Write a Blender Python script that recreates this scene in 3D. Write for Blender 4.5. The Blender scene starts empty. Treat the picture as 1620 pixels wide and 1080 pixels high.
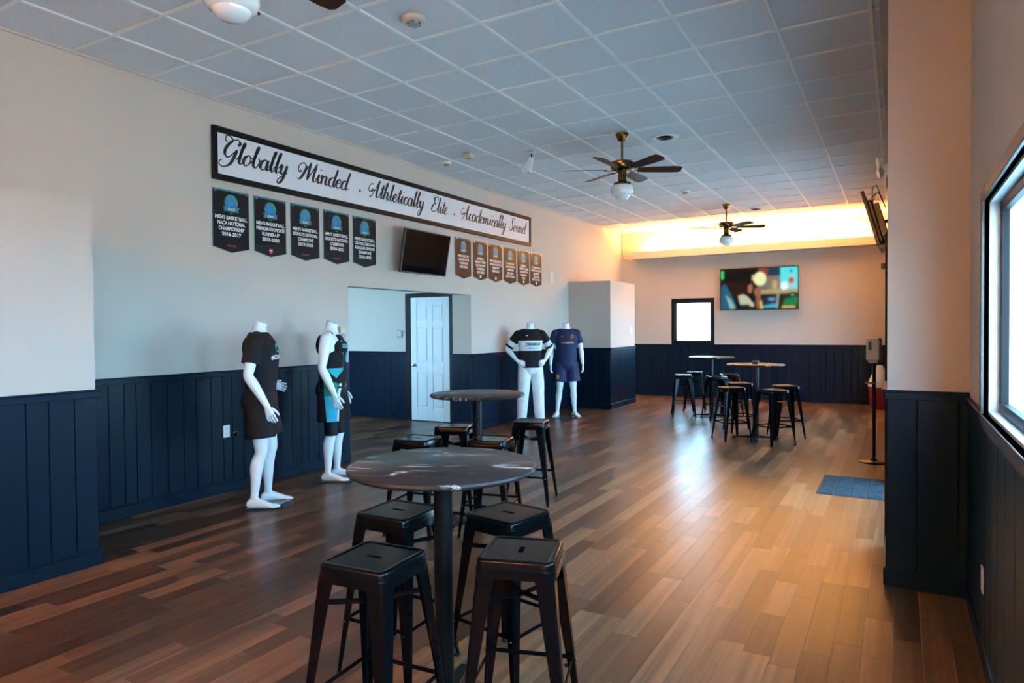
import bpy, bmesh, math, random
from mathutils import Vector, Matrix, Euler
from mathutils.bvhtree import BVHTree

random.seed(7)
scene = bpy.context.scene
COL = scene.collection
V = Vector

# ------------------------------------------------------------------ camera
cam_data = bpy.data.cameras.new('camera')
cam_data.sensor_width = 36.0
cam_data.lens = 36.0 * 1055.33 / 1620.0
cam_data.clip_start = 0.05
cam_data.clip_end = 300
cam = bpy.data.objects.new('camera', cam_data)
COL.objects.link(cam)
YAW, PITCH, ROLL, EYE = 0.52372, -0.01947, -0.00806, 1.525
_f = V((-math.sin(YAW) * math.cos(PITCH), math.cos(YAW) * math.cos(PITCH), math.sin(PITCH)))
_r = V((math.cos(YAW), math.sin(YAW), 0))
_u = _r.cross(_f)
_r2 = math.cos(ROLL) * _r + math.sin(ROLL) * _u
_u2 = -math.sin(ROLL) * _r + math.cos(ROLL) * _u
cm = Matrix((_r2, _u2, -_f)).transposed().to_4x4()
cm.translation = V((0, 0, EYE))
cam.matrix_world = cm
scene.camera = cam

# ------------------------------------------------------------------ view, sky and lamps
scene.view_settings.view_transform = 'Standard'
scene.view_settings.look = 'None'
scene.view_settings.gamma = 1.0
scene.view_settings.use_curve_mapping = False
scene.view_settings.exposure = EXPOSURE = 1.5

world = bpy.data.worlds.new('sky')
scene.world = world
world.use_nodes = True
bg = world.node_tree.nodes['Background']
bg.inputs['Color'].default_value = (0.36, 0.70, 1.0, 1)
bg.inputs['Strength'].default_value = 12.5

# the sun stands over the far side of the building: it lights the paving outside
sun_d = bpy.data.lights.new('sun', 'SUN')
sun_d.energy = 15.0
sun_d.color = (1.0, 0.88, 0.70)
sun_d.angle = 0.009
sun = bpy.data.objects.new('sun', sun_d)
COL.objects.link(sun)
sun.location = (-20, 5, 30)
sun.rotation_euler = V((0.52, 0.0, -0.85)).to_track_quat('-Z', 'Y').to_euler()


def basis(xa, ya, za):
    return Matrix((V(xa), V(ya), V(za))).transposed()


# local x -> right for a viewer, local y -> up, local z -> out of the wall
FACE_PX = basis((0, 1, 0), (0, 0, 1), (1, 0, 0))      # wall that faces +X
FACE_NX = basis((0, -1, 0), (0, 0, 1), (-1, 0, 0))    # wall that faces -X
FACE_NY = basis((1, 0, 0), (0, 0, 1), (0, -1, 0))     # wall that faces -Y
FACE_PY = basis((-1, 0, 0), (0, 0, 1), (0, 1, 0))     # wall that faces +Y
FLAT = Matrix.Identity(3)


def portal(name, rot, loc, w, h):
    d = bpy.data.lights.new(name, 'AREA')
    d.shape = 'RECTANGLE'
    d.size, d.size_y = w, h
    d.cycles.is_portal = True
    o = bpy.data.objects.new(name, d)
    COL.objects.link(o)
    # area lights shine along -z: turn local -z into the room
    m = (rot @ Matrix.Rotation(math.pi, 3, 'Y')).to_4x4()
    m.translation = V(loc)
    o.matrix_world = m
    return o


# room measures (metres)
CEIL = 3.68
LEFT = -5.50          # long left wall
BUMP_X, BUMP_Y, BUMP_Z = -4.545, 2.41, 2.375   # half-height projection near the camera
OPEN0, OPEN1, OPENZ = 5.74, 8.31, 2.03          # opening to the corridor
CORR_Y = 8.85
BOX_X, BOX_Y0, BOX_Y1, BOX_Z = -4.64, 11.72, 13.05, 2.41
BACK = 14.60
RFAR = -0.05          # right wall beyond the pier
PIER_Y = 4.47
RNEAR = 0.35          # right wall beside the camera
REAR = -3.0
RAIL = 1.15

WIN_R = (-1.4, 3.60, 1.13, 2.07)       # y0 y1 z0 z1, right wall beside camera
DOOR_R = (5.25, 7.25, 0.0, 2.10)       # glass entrance, right wall
WIN_R2 = (9.40, 12.60, 0.75, 2.30)     # right wall, further on
WIN_C = (-9.2, -7.7, 0.85, 2.25)        # x0 x1 z0 z1, near side of the corridor
WIN_B = (-4.27, -3.47, 1.20, 2.085)    # x0 x1 z0 z1, back wall

portal('window_portal', FACE_NX, (RNEAR + 0.16, (WIN_R[0] + WIN_R[1]) / 2, (WIN_R[2] + WIN_R[3]) / 2), WIN_R[1] - WIN_R[0], WIN_R[3] - WIN_R[2])
portal('door_portal', FACE_NX, (RNEAR + 0.16, (DOOR_R[0] + DOOR_R[1]) / 2, DOOR_R[3] / 2), DOOR_R[1] - DOOR_R[0], DOOR_R[3])
portal('window_portal', FACE_NX, (RNEAR + 0.16, (WIN_R2[0] + WIN_R2[1]) / 2, (WIN_R2[2] + WIN_R2[3]) / 2), WIN_R2[1] - WIN_R2[0], WIN_R2[3] - WIN_R2[2])
portal('window_portal', FACE_NY, ((WIN_B[0] + WIN_B[1]) / 2, BACK + 0.16, (WIN_B[2] + WIN_B[3]) / 2), WIN_B[1] - WIN_B[0], WIN_B[3] - WIN_B[2])

portal('window_portal', FACE_PY, ((WIN_C[0] + WIN_C[1]) / 2, OPEN0 - 0.16, (WIN_C[2] + WIN_C[3]) / 2), WIN_C[1] - WIN_C[0], WIN_C[3] - WIN_C[2])

COVE_POWER, REAR_POWER = 78.0, 240.0
for cx, cy in ((-4.2, BACK - 0.14), (-2.7, BACK - 0.14), (-1.2, BACK - 0.14), (-3.2, REAR + 0.14), (-1.2, REAR + 0.14)):   # warm tubes lying in the coves behind the fascias
    d = bpy.data.lights.new('cove_lamp', 'AREA')
    d.shape = 'RECTANGLE'
    d.size, d.size_y = 1.4, 0.07
    d.energy = COVE_POWER if cy > 0 else REAR_POWER
    d.color = (1.0, 0.43, 0.095)
    o = bpy.data.objects.new('cove_lamp', d)
    COL.objects.link(o)
    o.location = (cx, cy, 3.16)
    o.rotation_euler = (math.pi, 0, 0)


# ------------------------------------------------------------------ materials
MATS = {}


def mat(name, color, rough=0.5, metal=0.0, spec=0.5, bump=None, vary=None, coat=0.0, ior=1.5, emit=None, emit_s=1.0, trans=0.0, aniso_scale=None):
    """procedural principled material; bump=(scale, strength), vary=(scale, amount)"""
    if name in MATS:
        return MATS[name]
    m = bpy.data.materials.new(name)
    m.use_nodes = True
    nt = m.node_tree
    b = nt.nodes['Principled BSDF']
    b.inputs['Base Color'].default_value = (*color, 1)
    b.inputs['Roughness'].default_value = rough
    b.inputs['Metallic'].default_value = metal
    b.inputs['Specular IOR Level'].default_value = spec
    b.inputs['Coat Weight'].default_value = coat
    b.inputs['IOR'].default_value = ior
    b.inputs['Coat Roughness'].default_value = 0.12
    b.inputs['Transmission Weight'].default_value = trans
    if emit:
        b.inputs['Emission Color'].default_value = (*emit, 1)
        b.inputs['Emission Strength'].default_value = emit_s
    if bump or vary:
        tc = nt.nodes.new('ShaderNodeTexCoord')
        mp = nt.nodes.new('ShaderNodeMapping')
        nt.links.new(tc.outputs['Object'], mp.inputs['Vector'])
        if aniso_scale:
            mp.inputs['Scale'].default_value = aniso_scale
    if vary:
        n = nt.nodes.new('ShaderNodeTexNoise')
        n.inputs['Scale'].default_value = vary[0]
        n.inputs['Detail'].default_value = 4
        nt.links.new(mp.outputs['Vector'], n.inputs['Vector'])
        r = nt.nodes.new('ShaderNodeValToRGB')
        a = vary[1]
        r.color_ramp.elements[0].position = 0.3
        r.color_ramp.elements[1].position = 0.7
        r.color_ramp.elements[0].color = (*[max(0, c * (1 - a)) for c in color], 1)
        r.color_ramp.elements[1].color = (*[min(1, c * (1 + a)) for c in color], 1)
        nt.links.new(n.outputs['Fac'], r.inputs['Fac'])
        nt.links.new(r.outputs['Color'], b.inputs['Base Color'])
    if bump:
        n = nt.nodes.new('ShaderNodeTexNoise')
        n.inputs['Scale'].default_value = bump[0]
        n.inputs['Detail'].default_value = 3
        nt.links.new(mp.outputs['Vector'], n.inputs['Vector'])
        bp = nt.nodes.new('ShaderNodeBump')
        bp.inputs['Strength'].default_value = bump[1]
        bp.inputs['Distance'].default_value = 0.01
        nt.links.new(n.outputs['Fac'], bp.inputs['Height'])
        nt.links.new(bp.outputs['Normal'], b.inputs['Normal'])
    MATS[name] = m
    return m


WALL = mat('painted_wall', (0.51, 0.455, 0.405), 0.75, bump=(60, 0.05), vary=(1.5, 0.02))
SHEEN_BLUE = mat('sky_sheen_wainscot_paint', (0.0012, 0.0080, 0.0200), 0.38, spec=0.13, bump=(9, 0.03), vary=(3, 0.12))  # near-black paint, the sky's blue sheen put into its base colour
TILE = mat('acoustic_tile', (0.71, 0.71, 0.75), 0.9, bump=(180, 0.25), vary=(90, 0.06))
GRID = mat('ceiling_grid_enamel', (0.84, 0.82, 0.80), 0.45)
CREAM = mat('cream_trim_paint', (0.66, 0.56, 0.47), 0.6, bump=(30, 0.03))
BLACK = mat('black_gloss_steel', (0.0022, 0.0024, 0.003), 0.15, ior=1.22, bump=(14, 0.008))
BLACK_M = mat('black_satin_metal', (0.0025, 0.003, 0.004), 0.32, ior=1.30, bump=(20, 0.02))
BLACK_F = mat('black_painted_frame', (0.004, 0.004, 0.005), 0.45, spec=0.18, bump=(30, 0.02))
PLASTIC_W = mat('white_plastic', (0.74, 0.74, 0.72), 0.4, vary=(8, 0.02))
PLASTIC_B = mat('beige_plastic', (0.60, 0.52, 0.36), 0.5, vary=(8, 0.03))
PLASTIC_G = mat('grey_plastic', (0.30, 0.31, 0.33), 0.45, vary=(8, 0.03))
PLASTIC_K = mat('black_plastic', (0.008, 0.008, 0.009), 0.35, vary=(8, 0.1))
BRASS = mat('antique_brass', (0.20, 0.115, 0.04), 0.24, metal=1.0, vary=(12, 0.2))
WALNUT = mat('walnut_blade', (0.045, 0.014, 0.007), 0.42, vary=(6, 0.35), spec=0.25, aniso_scale=(1, 9, 1))
OPAL = mat('opal_glass', (0.80, 0.80, 0.80), 0.12, coat=0.6, vary=(3, 0.01))
CHROME = mat('brushed_nickel', (0.55, 0.53, 0.50), 0.25, metal=1.0, vary=(20, 0.05))
DOORW = mat('white_door_paint', (0.66, 0.67, 0.68), 0.4, bump=(40, 0.02))
SCREEN = mat('dark_screen_glass', (0.003, 0.003, 0.004), 0.06, ior=1.18, vary=(2, 0.1))
MANN = mat('white_mannequin_enamel', (0.80, 0.80, 0.82), 0.30, vary=(4, 0.01))
RED = mat('red_plastic', (0.35, 0.012, 0.012), 0.4, vary=(8, 0.05))


def glass_material():
    m = bpy.data.materials.new('window_glass')
    m.use_nodes = True
    nt = m.node_tree
    nt.nodes.clear()
    out = nt.nodes.new('ShaderNodeOutputMaterial')
    mix = nt.nodes.new('ShaderNodeMixShader')
    tr = nt.nodes.new('ShaderNodeBsdfTransparent')
    gl = nt.nodes.new('ShaderNodeBsdfGlossy')
    tr.inputs['Color'].default_value = (0.93, 0.97, 0.98, 1)
    gl.inputs['Roughness'].default_value = 0.02
    mix.inputs['Fac'].default_value = 0.045
    nt.links.new(tr.outputs['BSDF'], mix.inputs[1])
    nt.links.new(gl.outputs['BSDF'], mix.inputs[2])
    nt.links.new(mix.outputs['Shader'], out.inputs['Surface'])
    return m


GLASS = glass_material()


def floor_material():
    m = bpy.data.materials.new('wood_plank_laminate')
    m.use_nodes = True
    nt = m.node_tree
    b = nt.nodes['Principled BSDF']
    L = nt.links.new
    at = nt.nodes.new('ShaderNodeAttribute'); at.attribute_name = 'tone'
    geo = nt.nodes.new('ShaderNodeNewGeometry')
    mp = nt.nodes.new('ShaderNodeMapping'); mp.inputs['Scale'].default_value = (22, 0.55, 1)
    L(geo.outputs['Position'], mp.inputs['Vector'])
    add = nt.nodes.new('ShaderNodeVectorMath'); add.operation = 'ADD'
    sc = nt.nodes.new('ShaderNodeVectorMath'); sc.operation = 'SCALE'; sc.inputs['Scale'].default_value = 37.0
    L(at.outputs['Vector'], sc.inputs[0]); L(mp.outputs['Vector'], add.inputs[0]); L(sc.outputs['Vector'], add.inputs[1])
    n = nt.nodes.new('ShaderNodeTexNoise'); n.inputs['Scale'].default_value = 1.0; n.inputs['Detail'].default_value = 4; n.inputs['Roughness'].default_value = 0.55; n.inputs['Distortion'].default_value = 0.2
    L(add.outputs['Vector'], n.inputs['Vector'])
    ramp = nt.nodes.new('ShaderNodeValToRGB')
    e = ramp.color_ramp.elements
    e[0].position = 0.0; e[0].color = (0.026, 0.012, 0.0065, 1)
    e[1].position = 1.0; e[1].color = (0.250, 0.120, 0.060, 1)
    k = ramp.color_ramp.elements.new(0.5); k.color = (0.088, 0.040, 0.020, 1)
    mx = nt.nodes.new('ShaderNodeMath'); mx.operation = 'MULTIPLY_ADD'; mx.inputs[1].default_value = 0.72
    L(at.outputs['Fac'], mx.inputs[0])
    ns = nt.nodes.new('ShaderNodeMath'); ns.operation = 'MULTIPLY_ADD'; ns.inputs[1].default_value = 1.1; ns.inputs[2].default_value = -0.42
    L(n.outputs['Fac'], ns.inputs[0]); L(ns.outputs['Value'], mx.inputs[2])
    L(mx.outputs['Value'], ramp.inputs['Fac']); L(ramp.outputs['Color'], b.inputs['Base Color'])
    rr = nt.nodes.new('ShaderNodeMapRange'); rr.inputs['To Min'].default_value = 0.26; rr.inputs['To Max'].default_value = 0.36
    L(n.outputs['Fac'], rr.inputs['Value']); L(rr.outputs['Result'], b.inputs['Roughness'])
    bp = nt.nodes.new('ShaderNodeBump'); bp.inputs['Strength'].default_value = 0.10; bp.inputs['Distance'].default_value = 0.002
    L(n.outputs['Fac'], bp.inputs['Height']); L(bp.outputs['Normal'], b.inputs['Normal'])
    b.inputs['Specular IOR Level'].default_value = 0.28
    return m


PLANK = floor_material()
SUBFLOOR = mat('dark_subfloor', (0.02, 0.013, 0.009), 0.8, vary=(5, 0.2))


def marble_material():
    m = bpy.data.materials.new('dark_marble_laminate')
    m.use_nodes = True
    nt = m.node_tree
    b = nt.nodes['Principled BSDF']
    L = nt.links.new
    tc = nt.nodes.new('ShaderNodeTexCoord')
    mp = nt.nodes.new('ShaderNodeMapping'); mp.inputs['Rotation'].default_value = (0, 0, -0.25); mp.inputs['Scale'].default_value = (0.6, 3.6, 1)
    L(tc.outputs['Object'], mp.inputs['Vector'])
    n = nt.nodes.new('ShaderNodeTexNoise'); n.inputs['Scale'].default_value = 2.6; n.inputs['Detail'].default_value = 6; n.inputs['Distortion'].default_value = 0.5
    L(mp.outputs['Vector'], n.inputs['Vector'])
    s = nt.nodes.new('ShaderNodeMath'); s.operation = 'SUBTRACT'; s.inputs[1].default_value = 0.5
    a = nt.nodes.new('ShaderNodeMath'); a.operation = 'ABSOLUTE'
    L(n.outputs['Fac'], s.inputs[0]); L(s.outputs['Value'], a.inputs[0])
    r = nt.nodes.new('ShaderNodeValToRGB')
    e = r.color_ramp.elements
    e[0].position = 0.0; e[0].color = (0.60, 0.56, 0.54, 1)
    e[1].position = 0.016; e[1].color = (0.030, 0.026, 0.026, 1)
    k = e.new(0.2); k.color = (0.016, 0.014, 0.015, 1)
    L(a.outputs['Value'], r.inputs['Fac'])
    # only some stretches of vein show
    n2 = nt.nodes.new('ShaderNodeTexNoise'); n2.inputs['Scale'].default_value = 4.0
    L(tc.outputs['Object'], n2.inputs['Vector'])
    r2 = nt.nodes.new('ShaderNodeValToRGB'); r2.color_ramp.elements[0].position = 0.46; r2.color_ramp.elements[1].position = 0.56
    L(n2.outputs['Fac'], r2.inputs['Fac'])
    mix = nt.nodes.new('ShaderNodeMix'); mix.data_type = 'RGBA'
    mix.inputs['A'].default_value = (0.018, 0.016, 0.017, 1)
    L(r2.outputs['Color'], mix.inputs['Factor']); L(r.outputs['Color'], mix.inputs['B'])
    L(mix.outputs['Result'], b.inputs['Base Color'])
    b.inputs['Roughness'].default_value = 0.30
    b.inputs['IOR'].default_value = 1.18
    return m


MARBLE = marble_material()


# ------------------------------------------------------------------ mesh helpers
def add_box(bm, lo, hi, bevel=0.0):
    r = bmesh.ops.create_cube(bm, size=1.0)
    vs = r['verts']
    lo, hi = V(lo), V(hi)
    for v in vs:
        v.co = V((lo[i] + (v.co[i] + 0.5) * (hi[i] - lo[i]) for i in range(3)))
    if bevel > 0:
        es = list({e for v in vs for e in v.link_edges})
        bmesh.ops.bevel(bm, geom=es, offset=bevel, segments=1, affect='EDGES', profile=0.5)
    return vs


def add_tube(bm, pts, radii, n=10, flat=None):
    """closed tube through pts; radii number or list; parallel transported frame"""
    pts = [V(p) for p in pts]
    if not isinstance(radii, (list, tuple)):
        radii = [radii] * len(pts)
    rings = []
    up = None
    for i, p in enumerate(pts):
        a = pts[max(0, i - 1)]
        c = pts[min(len(pts) - 1, i + 1)]
        t = (c - a).normalized()
        if up is None:
            ref = V((0, 0, 1)) if abs(t.z) < 0.9 else V((0, 1, 0))
            up = (ref - t * ref.dot(t)).normalized()
        else:
            up = (up - t * up.dot(t)).normalized()
        s = t.cross(up)
        r = radii[i]
        rx, ry = (r if isinstance(r, (list, tuple)) else (r, r))
        rings.append([bm.verts.new(p + s * (rx * math.cos(2 * math.pi * k / n)) + up * (ry * math.sin(2 * math.pi * k / n))) for k in range(n)])
    for a, b in zip(rings, rings[1:]):
        for k in range(n):
            bm.faces.new((a[k], a[(k + 1) % n], b[(k + 1) % n], b[k]))
    bm.faces.new(list(reversed(rings[0])))
    bm.faces.new(rings[-1])


def add_loft(bm, secs, n=20, power=2.0):
    """secs: (x, y, z, rx, ry) level rings stacked in z; super-ellipse section"""
    rings = []
    for (x, y, z, rx, ry) in secs:
        ring = []
        for k in range(n):
            a = 2 * math.pi * k / n
            c, s = math.cos(a), math.sin(a)
            q = 2.0 / power
            ring.append(bm.verts.new((x + rx * math.copysign(abs(c) ** q, c), y + ry * math.copysign(abs(s) ** q, s), z)))
        rings.append(ring)
    up = secs[-1][2] > secs[0][2]
    for a, b in zip(rings, rings[1:]):
        for k in range(n):
            f = (a[k], a[(k + 1) % n], b[(k + 1) % n], b[k])
            bm.faces.new(f if up else f[::-1])
    bm.faces.new(rings[0][::-1] if up else rings[0])
    bm.faces.new(rings[-1] if up else rings[-1][::-1])


def add_lathe(bm, prof, n=24, center=(0, 0)):
    """prof: (r, z) from bottom to top or top to bottom; caps closed at r=0 or flat"""
    rings = []
    for r, z in prof:
        if r < 1e-6:
            rings.append([bm.verts.new((center[0], center[1], z))])
        else:
            rings.append([bm.verts.new((center[0] + r * math.cos(2 * math.pi * k / n), center[1] + r * math.sin(2 * math.pi * k / n), z)) for k in range(n)])
    for a, b in zip(rings, rings[1:]):
        for k in range(n):
            k2 = (k + 1) % n
            if len(a) == 1 and len(b) == 1:
                continue
            if len(a) == 1:
                bm.faces.new((a[0], b[k2], b[k]))
            elif len(b) == 1:
                bm.faces.new((a[k], a[k2], b[0]))
            else:
                bm.faces.new((a[k], a[k2], b[k2], b[k]))
    if len(rings[0]) > 1:
        bm.faces.new(rings[0][::-1])
    if len(rings[-1]) > 1:
        bm.faces.new(rings[-1])


def add_prism(bm, poly, z0, z1):
    """poly: list of (x, y) counter clockwise"""
    a = [bm.verts.new((p[0], p[1], z0)) for p in poly]
    b = [bm.verts.new((p[0], p[1], z1)) for p in poly]
    n = len(poly)
    for k in range(n):
        bm.faces.new((a[k], a[(k + 1) % n], b[(k + 1) % n], b[k]))
    bm.faces.new(a[::-1])
    bm.faces.new(b)


def add_sphere(bm, c, r, n=12, squash=(1, 1, 1)):
    res = bmesh.ops.create_uvsphere(bm, u_segments=n, v_segments=max(6, n // 2), radius=1)
    for v in res['verts']:
        v.co = V(c) + V((v.co.x * r * squash[0], v.co.y * r * squash[1], v.co.z * r * squash[2]))


def to_mesh(bm, name, smooth=False, fix=True):
    if fix:
        bmesh.ops.recalc_face_normals(bm, faces=bm.faces)
    me = bpy.data.meshes.new(name)
    bm.to_mesh(me)
    bm.free()
    if smooth:
        me.polygons.foreach_set('use_smooth', [True] * len(me.polygons))
        try:
            me.set_sharp_from_angle(angle=math.radians(38))
        except Exception:
            pass
    return me


def obj(name, me, m, parent=None, loc=(0, 0, 0), rot=None, smooth=False):
    if isinstance(me, bmesh.types.BMesh):
        me = to_mesh(me, name, smooth)
    if m is not None and not me.materials:
        me.materials.append(m)
    o = bpy.data.objects.new(name, me)
    COL.objects.link(o)
    o.parent = parent
    if rot is not None:
        o.rotation_euler = rot.to_euler() if isinstance(rot, Matrix) else rot
    o.location = loc
    return o


def tag(o, label=None, cat=None, group=None, kind=None):
    if label:
        o['label'] = label
    if cat:
        o['category'] = cat
    if group:
        o['group'] = group
    if kind:
        o['kind'] = kind
    return o


def thing(name, label, cat, loc=(0, 0, 0), rot=None, group=None):
    o = bpy.data.objects.new(name, None)
    o.empty_display_size = 0.1
    COL.objects.link(o)
    o.location = loc
    if rot is not None:
        o.rotation_euler = rot.to_euler() if isinstance(rot, Matrix) else rot
    return tag(o, label, cat, group)


def struct_root(name, loc=(0, 0, 0), rot=None):
    o = bpy.data.objects.new(name, None)
    COL.objects.link(o)
    o.location = loc
    if rot is not None:
        o.rotation_euler = rot.to_euler()
    o['kind'] = 'structure'
    return o


def struct(name, bm, m):
    o = obj(name, bm, m)
    o['kind'] = 'structure'
    return o


def copy_tree(o, parent=None):
    c = o.copy()
    COL.objects.link(c)
    c.parent = parent
    for ch in o.children:
        copy_tree(ch, c)
    return c


def boxes(blist, bevel=0.0):
    bm = bmesh.new()
    for lo, hi in blist:
        add_box(bm, lo, hi, bevel)
    return bm


def wall_rects(u0, u1, z0, z1, holes):
    """split a wall rectangle around holes (u0,u1,z0,z1)"""
    us = sorted({u0, u1, *[h[0] for h in holes], *[h[1] for h in holes]})
    zs = sorted({z0, z1, *[h[2] for h in holes], *[h[3] for h in holes]})
    out = []
    for a, b in zip(us, us[1:]):
        for c, d in zip(zs, zs[1:]):
            mu, mz = (a + b) / 2, (c + d) / 2
            if any(h[0] < mu < h[1] and h[2] < mz < h[3] for h in holes):
                continue
            out.append((a, b, c, d))
    return out


_text_cache = {}


def text_mesh(s, width, height, bold=0.02):
    """built-in block lettering, centred, fitted to width x height in the local xy plane"""
    key = (s, bold)
    if key not in _text_cache:
        cu = bpy.data.curves.new('lettering', 'FONT')
        cu.body = s
        cu.size = 1.0
        cu.offset = bold
        cu.resolution_u = 3
        to = bpy.data.objects.new('lettering', cu)
        COL.objects.link(to)
        bpy.context.view_layer.update()
        dg = bpy.context.evaluated_depsgraph_get()
        me = bpy.data.meshes.new_from_object(to.evaluated_get(dg))
        bpy.data.objects.remove(to)
        _text_cache[key] = ([tuple(v.co) for v in me.vertices], [tuple(p.vertices) for p in me.polygons])
        bpy.data.meshes.remove(me)
    vs, fs = _text_cache[key]
    x0, x1 = min(v[0] for v in vs), max(v[0] for v in vs)
    y0, y1 = min(v[1] for v in vs), max(v[1] for v in vs)
    sy = height / (y1 - y0)
    sx = width / (x1 - x0) if width else sy
    me = bpy.data.meshes.new('lettering')
    me.from_pydata([((v[0] - (x0 + x1) / 2) * sx, (v[1] - (y0 + y1) / 2) * sy, 0) for v in vs], [], fs)
    return me
# ================================================================== the room shell
T = 0.15
EXT = RNEAR + 0.15

# walls ------------------------------------------------------------
bl = []
for a, b, c, d in wall_rects(BUMP_Y - 0.2, BACK, 0, CEIL, [(OPEN0, OPEN1, 0, OPENZ)]):
    bl.append(((LEFT - T, a, c), (LEFT, b, d)))
bl.append(((LEFT - 0.34, OPEN1, 0), (LEFT - T, OPEN1 + T, OPENZ)))   # deep right-hand jamb of the opening
struct('wall_left', boxes(bl), WALL)
struct('wall_left_projection', boxes([((LEFT - T, REAR, 0), (BUMP_X, BUMP_Y, BUMP_Z)), ((LEFT - T, REAR, BUMP_Z), (LEFT, BUMP_Y - 0.2, CEIL))]), WALL)
struct('wall_corner_box', boxes([((LEFT, BOX_Y0, 0), (BOX_X, BOX_Y1, BOX_Z))], 0.004), WALL)
struct('wall_corridor', boxes([((-9.5, CORR_Y, 0), (-7.05, CORR_Y + T, 2.6)), ((-6.27, CORR_Y, 0), (LEFT - T, CORR_Y + T, 2.6)), ((-7.05, CORR_Y, 2.07), (-6.27, CORR_Y + T, 2.6)),
                               *[((a, OPEN0 - T, c), (b, OPEN0, d)) for a, b, c, d in wall_rects(-9.5, LEFT - T, 0, 2.6, [WIN_C])], ((-9.65, OPEN0 - T, 0), (-9.5, CORR_Y + T, 2.6)),
                               ((-9.65, OPEN0 - T, 2.6), (LEFT - T, CORR_Y + T, 2.7)),
                               ((-7.4, CORR_Y + 1.4, 0), (-5.9, CORR_Y + 1.5, 2.6)), ((-7.4, CORR_Y + T, 0), (-7.3, CORR_Y + 1.4, 2.6)), ((-6.0, CORR_Y + T, 0), (-5.9, CORR_Y + 1.4, 2.6)), ((-7.4, CORR_Y + T, 2.6), (-5.9, CORR_Y + 1.5, 2.7))]), WALL)
struct('wall_back', boxes([((a, BACK, c), (b, BACK + T, d)) for a, b, c, d in wall_rects(LEFT - T, EXT, 0, CEIL, [WIN_B])]), WALL)
struct('wall_right', boxes([((RFAR, a, c), (EXT, b, d)) for a, b, c, d in wall_rects(PIER_Y, BACK, 0, CEIL, [DOOR_R, WIN_R2])]), WALL)
struct('wall_right_window', boxes([((RNEAR, a, c), (EXT, b, d)) for a, b, c, d in wall_rects(REAR, PIER_Y, 0, CEIL, [WIN_R])]), WALL)
struct('wall_rear', boxes([((a, REAR - T, c), (b, REAR, d)) for a, b, c, d in [(LEFT - T, EXT, 0, CEIL)]]), WALL)
struct('ground', boxes([((EXT + 0.001, -40, -0.3), (40, 60, -0.12)), ((-40, BACK + T + 0.001, -0.3), (EXT + 0.001, 60, -0.12)), ((-40, -40, -0.3), (EXT + 0.001, REAR - T - 0.001, -0.12))]),
       mat('outdoor_paving', (0.42, 0.40, 0.37), 0.85, bump=(20, 0.2), vary=(2, 0.2)))

# floor with planks --------------------------------------------------
floor = struct('floor', boxes([((LEFT - 0.2, REAR, -0.12), (EXT, BACK + 0.02, -0.012)), ((-9.6, OPEN0 - T, -0.12), (LEFT - 0.2, CORR_Y + 1.5, -0.012))]), SUBFLOOR)


def project(p):
    d = V(p) - V((0, 0, EYE))
    z = d.dot(_f)
    if z < 0.05:
        return None
    return 810 + 1055.33 * d.dot(_r2) / z, 540 - 1055.33 * d.dot(_u2) / z


PW = 0.122
planks = []
rng = random.Random(3)
ncol = int(math.ceil((RNEAR + 9.5) / PW))
for ci in range(ncol):
    x1 = RNEAR - ci * PW
    x0 = x1 - PW
    ylo, yhi = (REAR, BACK) if x0 > LEFT - 0.02 else (OPEN0, CORR_Y)
    y = ylo - rng.uniform(0, 0.9)
    while y < yhi:
        ln = rng.uniform(0.45, 1.15)
        a, b = max(y, ylo), min(y + ln, yhi)
        y += ln
        if b - a < 0.05:
            continue
        xa, xb = x0, x1
        if xa < LEFT - 0.02 and xb > LEFT:
            pass
        # leave out what lies under walls and boxes
        if xb < BUMP_X and b < BUMP_Y:
            continue
        if xb < BOX_X and a > BOX_Y0 and b < BOX_Y1:
            continue
        if xa > RFAR and a > PIER_Y:
            continue
        if xa > RFAR - 0.001 and b > PIER_Y:
            b = PIER_Y
        if b - a < 0.05:
            continue
        tone = rng.random()
        area = 0.0
        pr = [project((q[0], q[1], 0)) for q in ((xa, a), (xb, a), (xb, b), (xa, b))]
        if all(pr):
            cx = sum(q[0] for q in pr) / 4
            cy = sum(q[1] for q in pr) / 4
            if -20 < cx < 1640 and cy < 1100 and not (xb < BUMP_X and b < BUMP_Y + 0.3):
                area = abs(sum(pr[i][0] * pr[(i + 1) % 4][1] - pr[(i + 1) % 4][0] * pr[i][1] for i in range(4))) / 2
                if cy > 1000:
                    area *= 0.8
        planks.append((area, xa, xb, a, b, tone))
planks.sort(key=lambda p: -p[0])


def plank_geom(xa, xb, ya, yb):
    g, c, t = 0.0003, 0.0006, 0.0004
    o = [(xa + g, ya + g), (xb - g, ya + g), (xb - g, yb - g), (xa + g, yb - g)]
    i = [(xa + g + c, ya + g + c), (xb - g - c, ya + g + c), (xb - g - c, yb - g - c), (xa + g + c, yb - g - c)]
    vs = [(p[0], p[1], -0.012) for p in o] + [(p[0], p[1], -t) for p in o] + [(p[0], p[1], 0.0) for p in i]
    fs = []
    for lo in (0, 4):
        for k in range(4):
            fs.append((lo + k, lo + (k + 1) % 4, lo + 4 + (k + 1) % 4, lo + 4 + k))
    fs.append((8, 9, 10, 11))
    return vs, fs


def plank_mesh(items):
    vs, fs, tones = [], [], []
    for (ar, xa, xb, ya, yb, tone) in items:
        v, f = plank_geom(xa, xb, ya, yb)
        o = len(vs)
        vs += v
        fs += [tuple(i + o for i in q) for q in f]
        tones += [tone] * len(v)
    me = bpy.data.meshes.new('plank')
    me.from_pydata(vs, [], fs)
    at = me.attributes.new('tone', 'FLOAT', 'POINT')
    at.data.foreach_set('value', tones)
    me.materials.append(PLANK)
    return me


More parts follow.
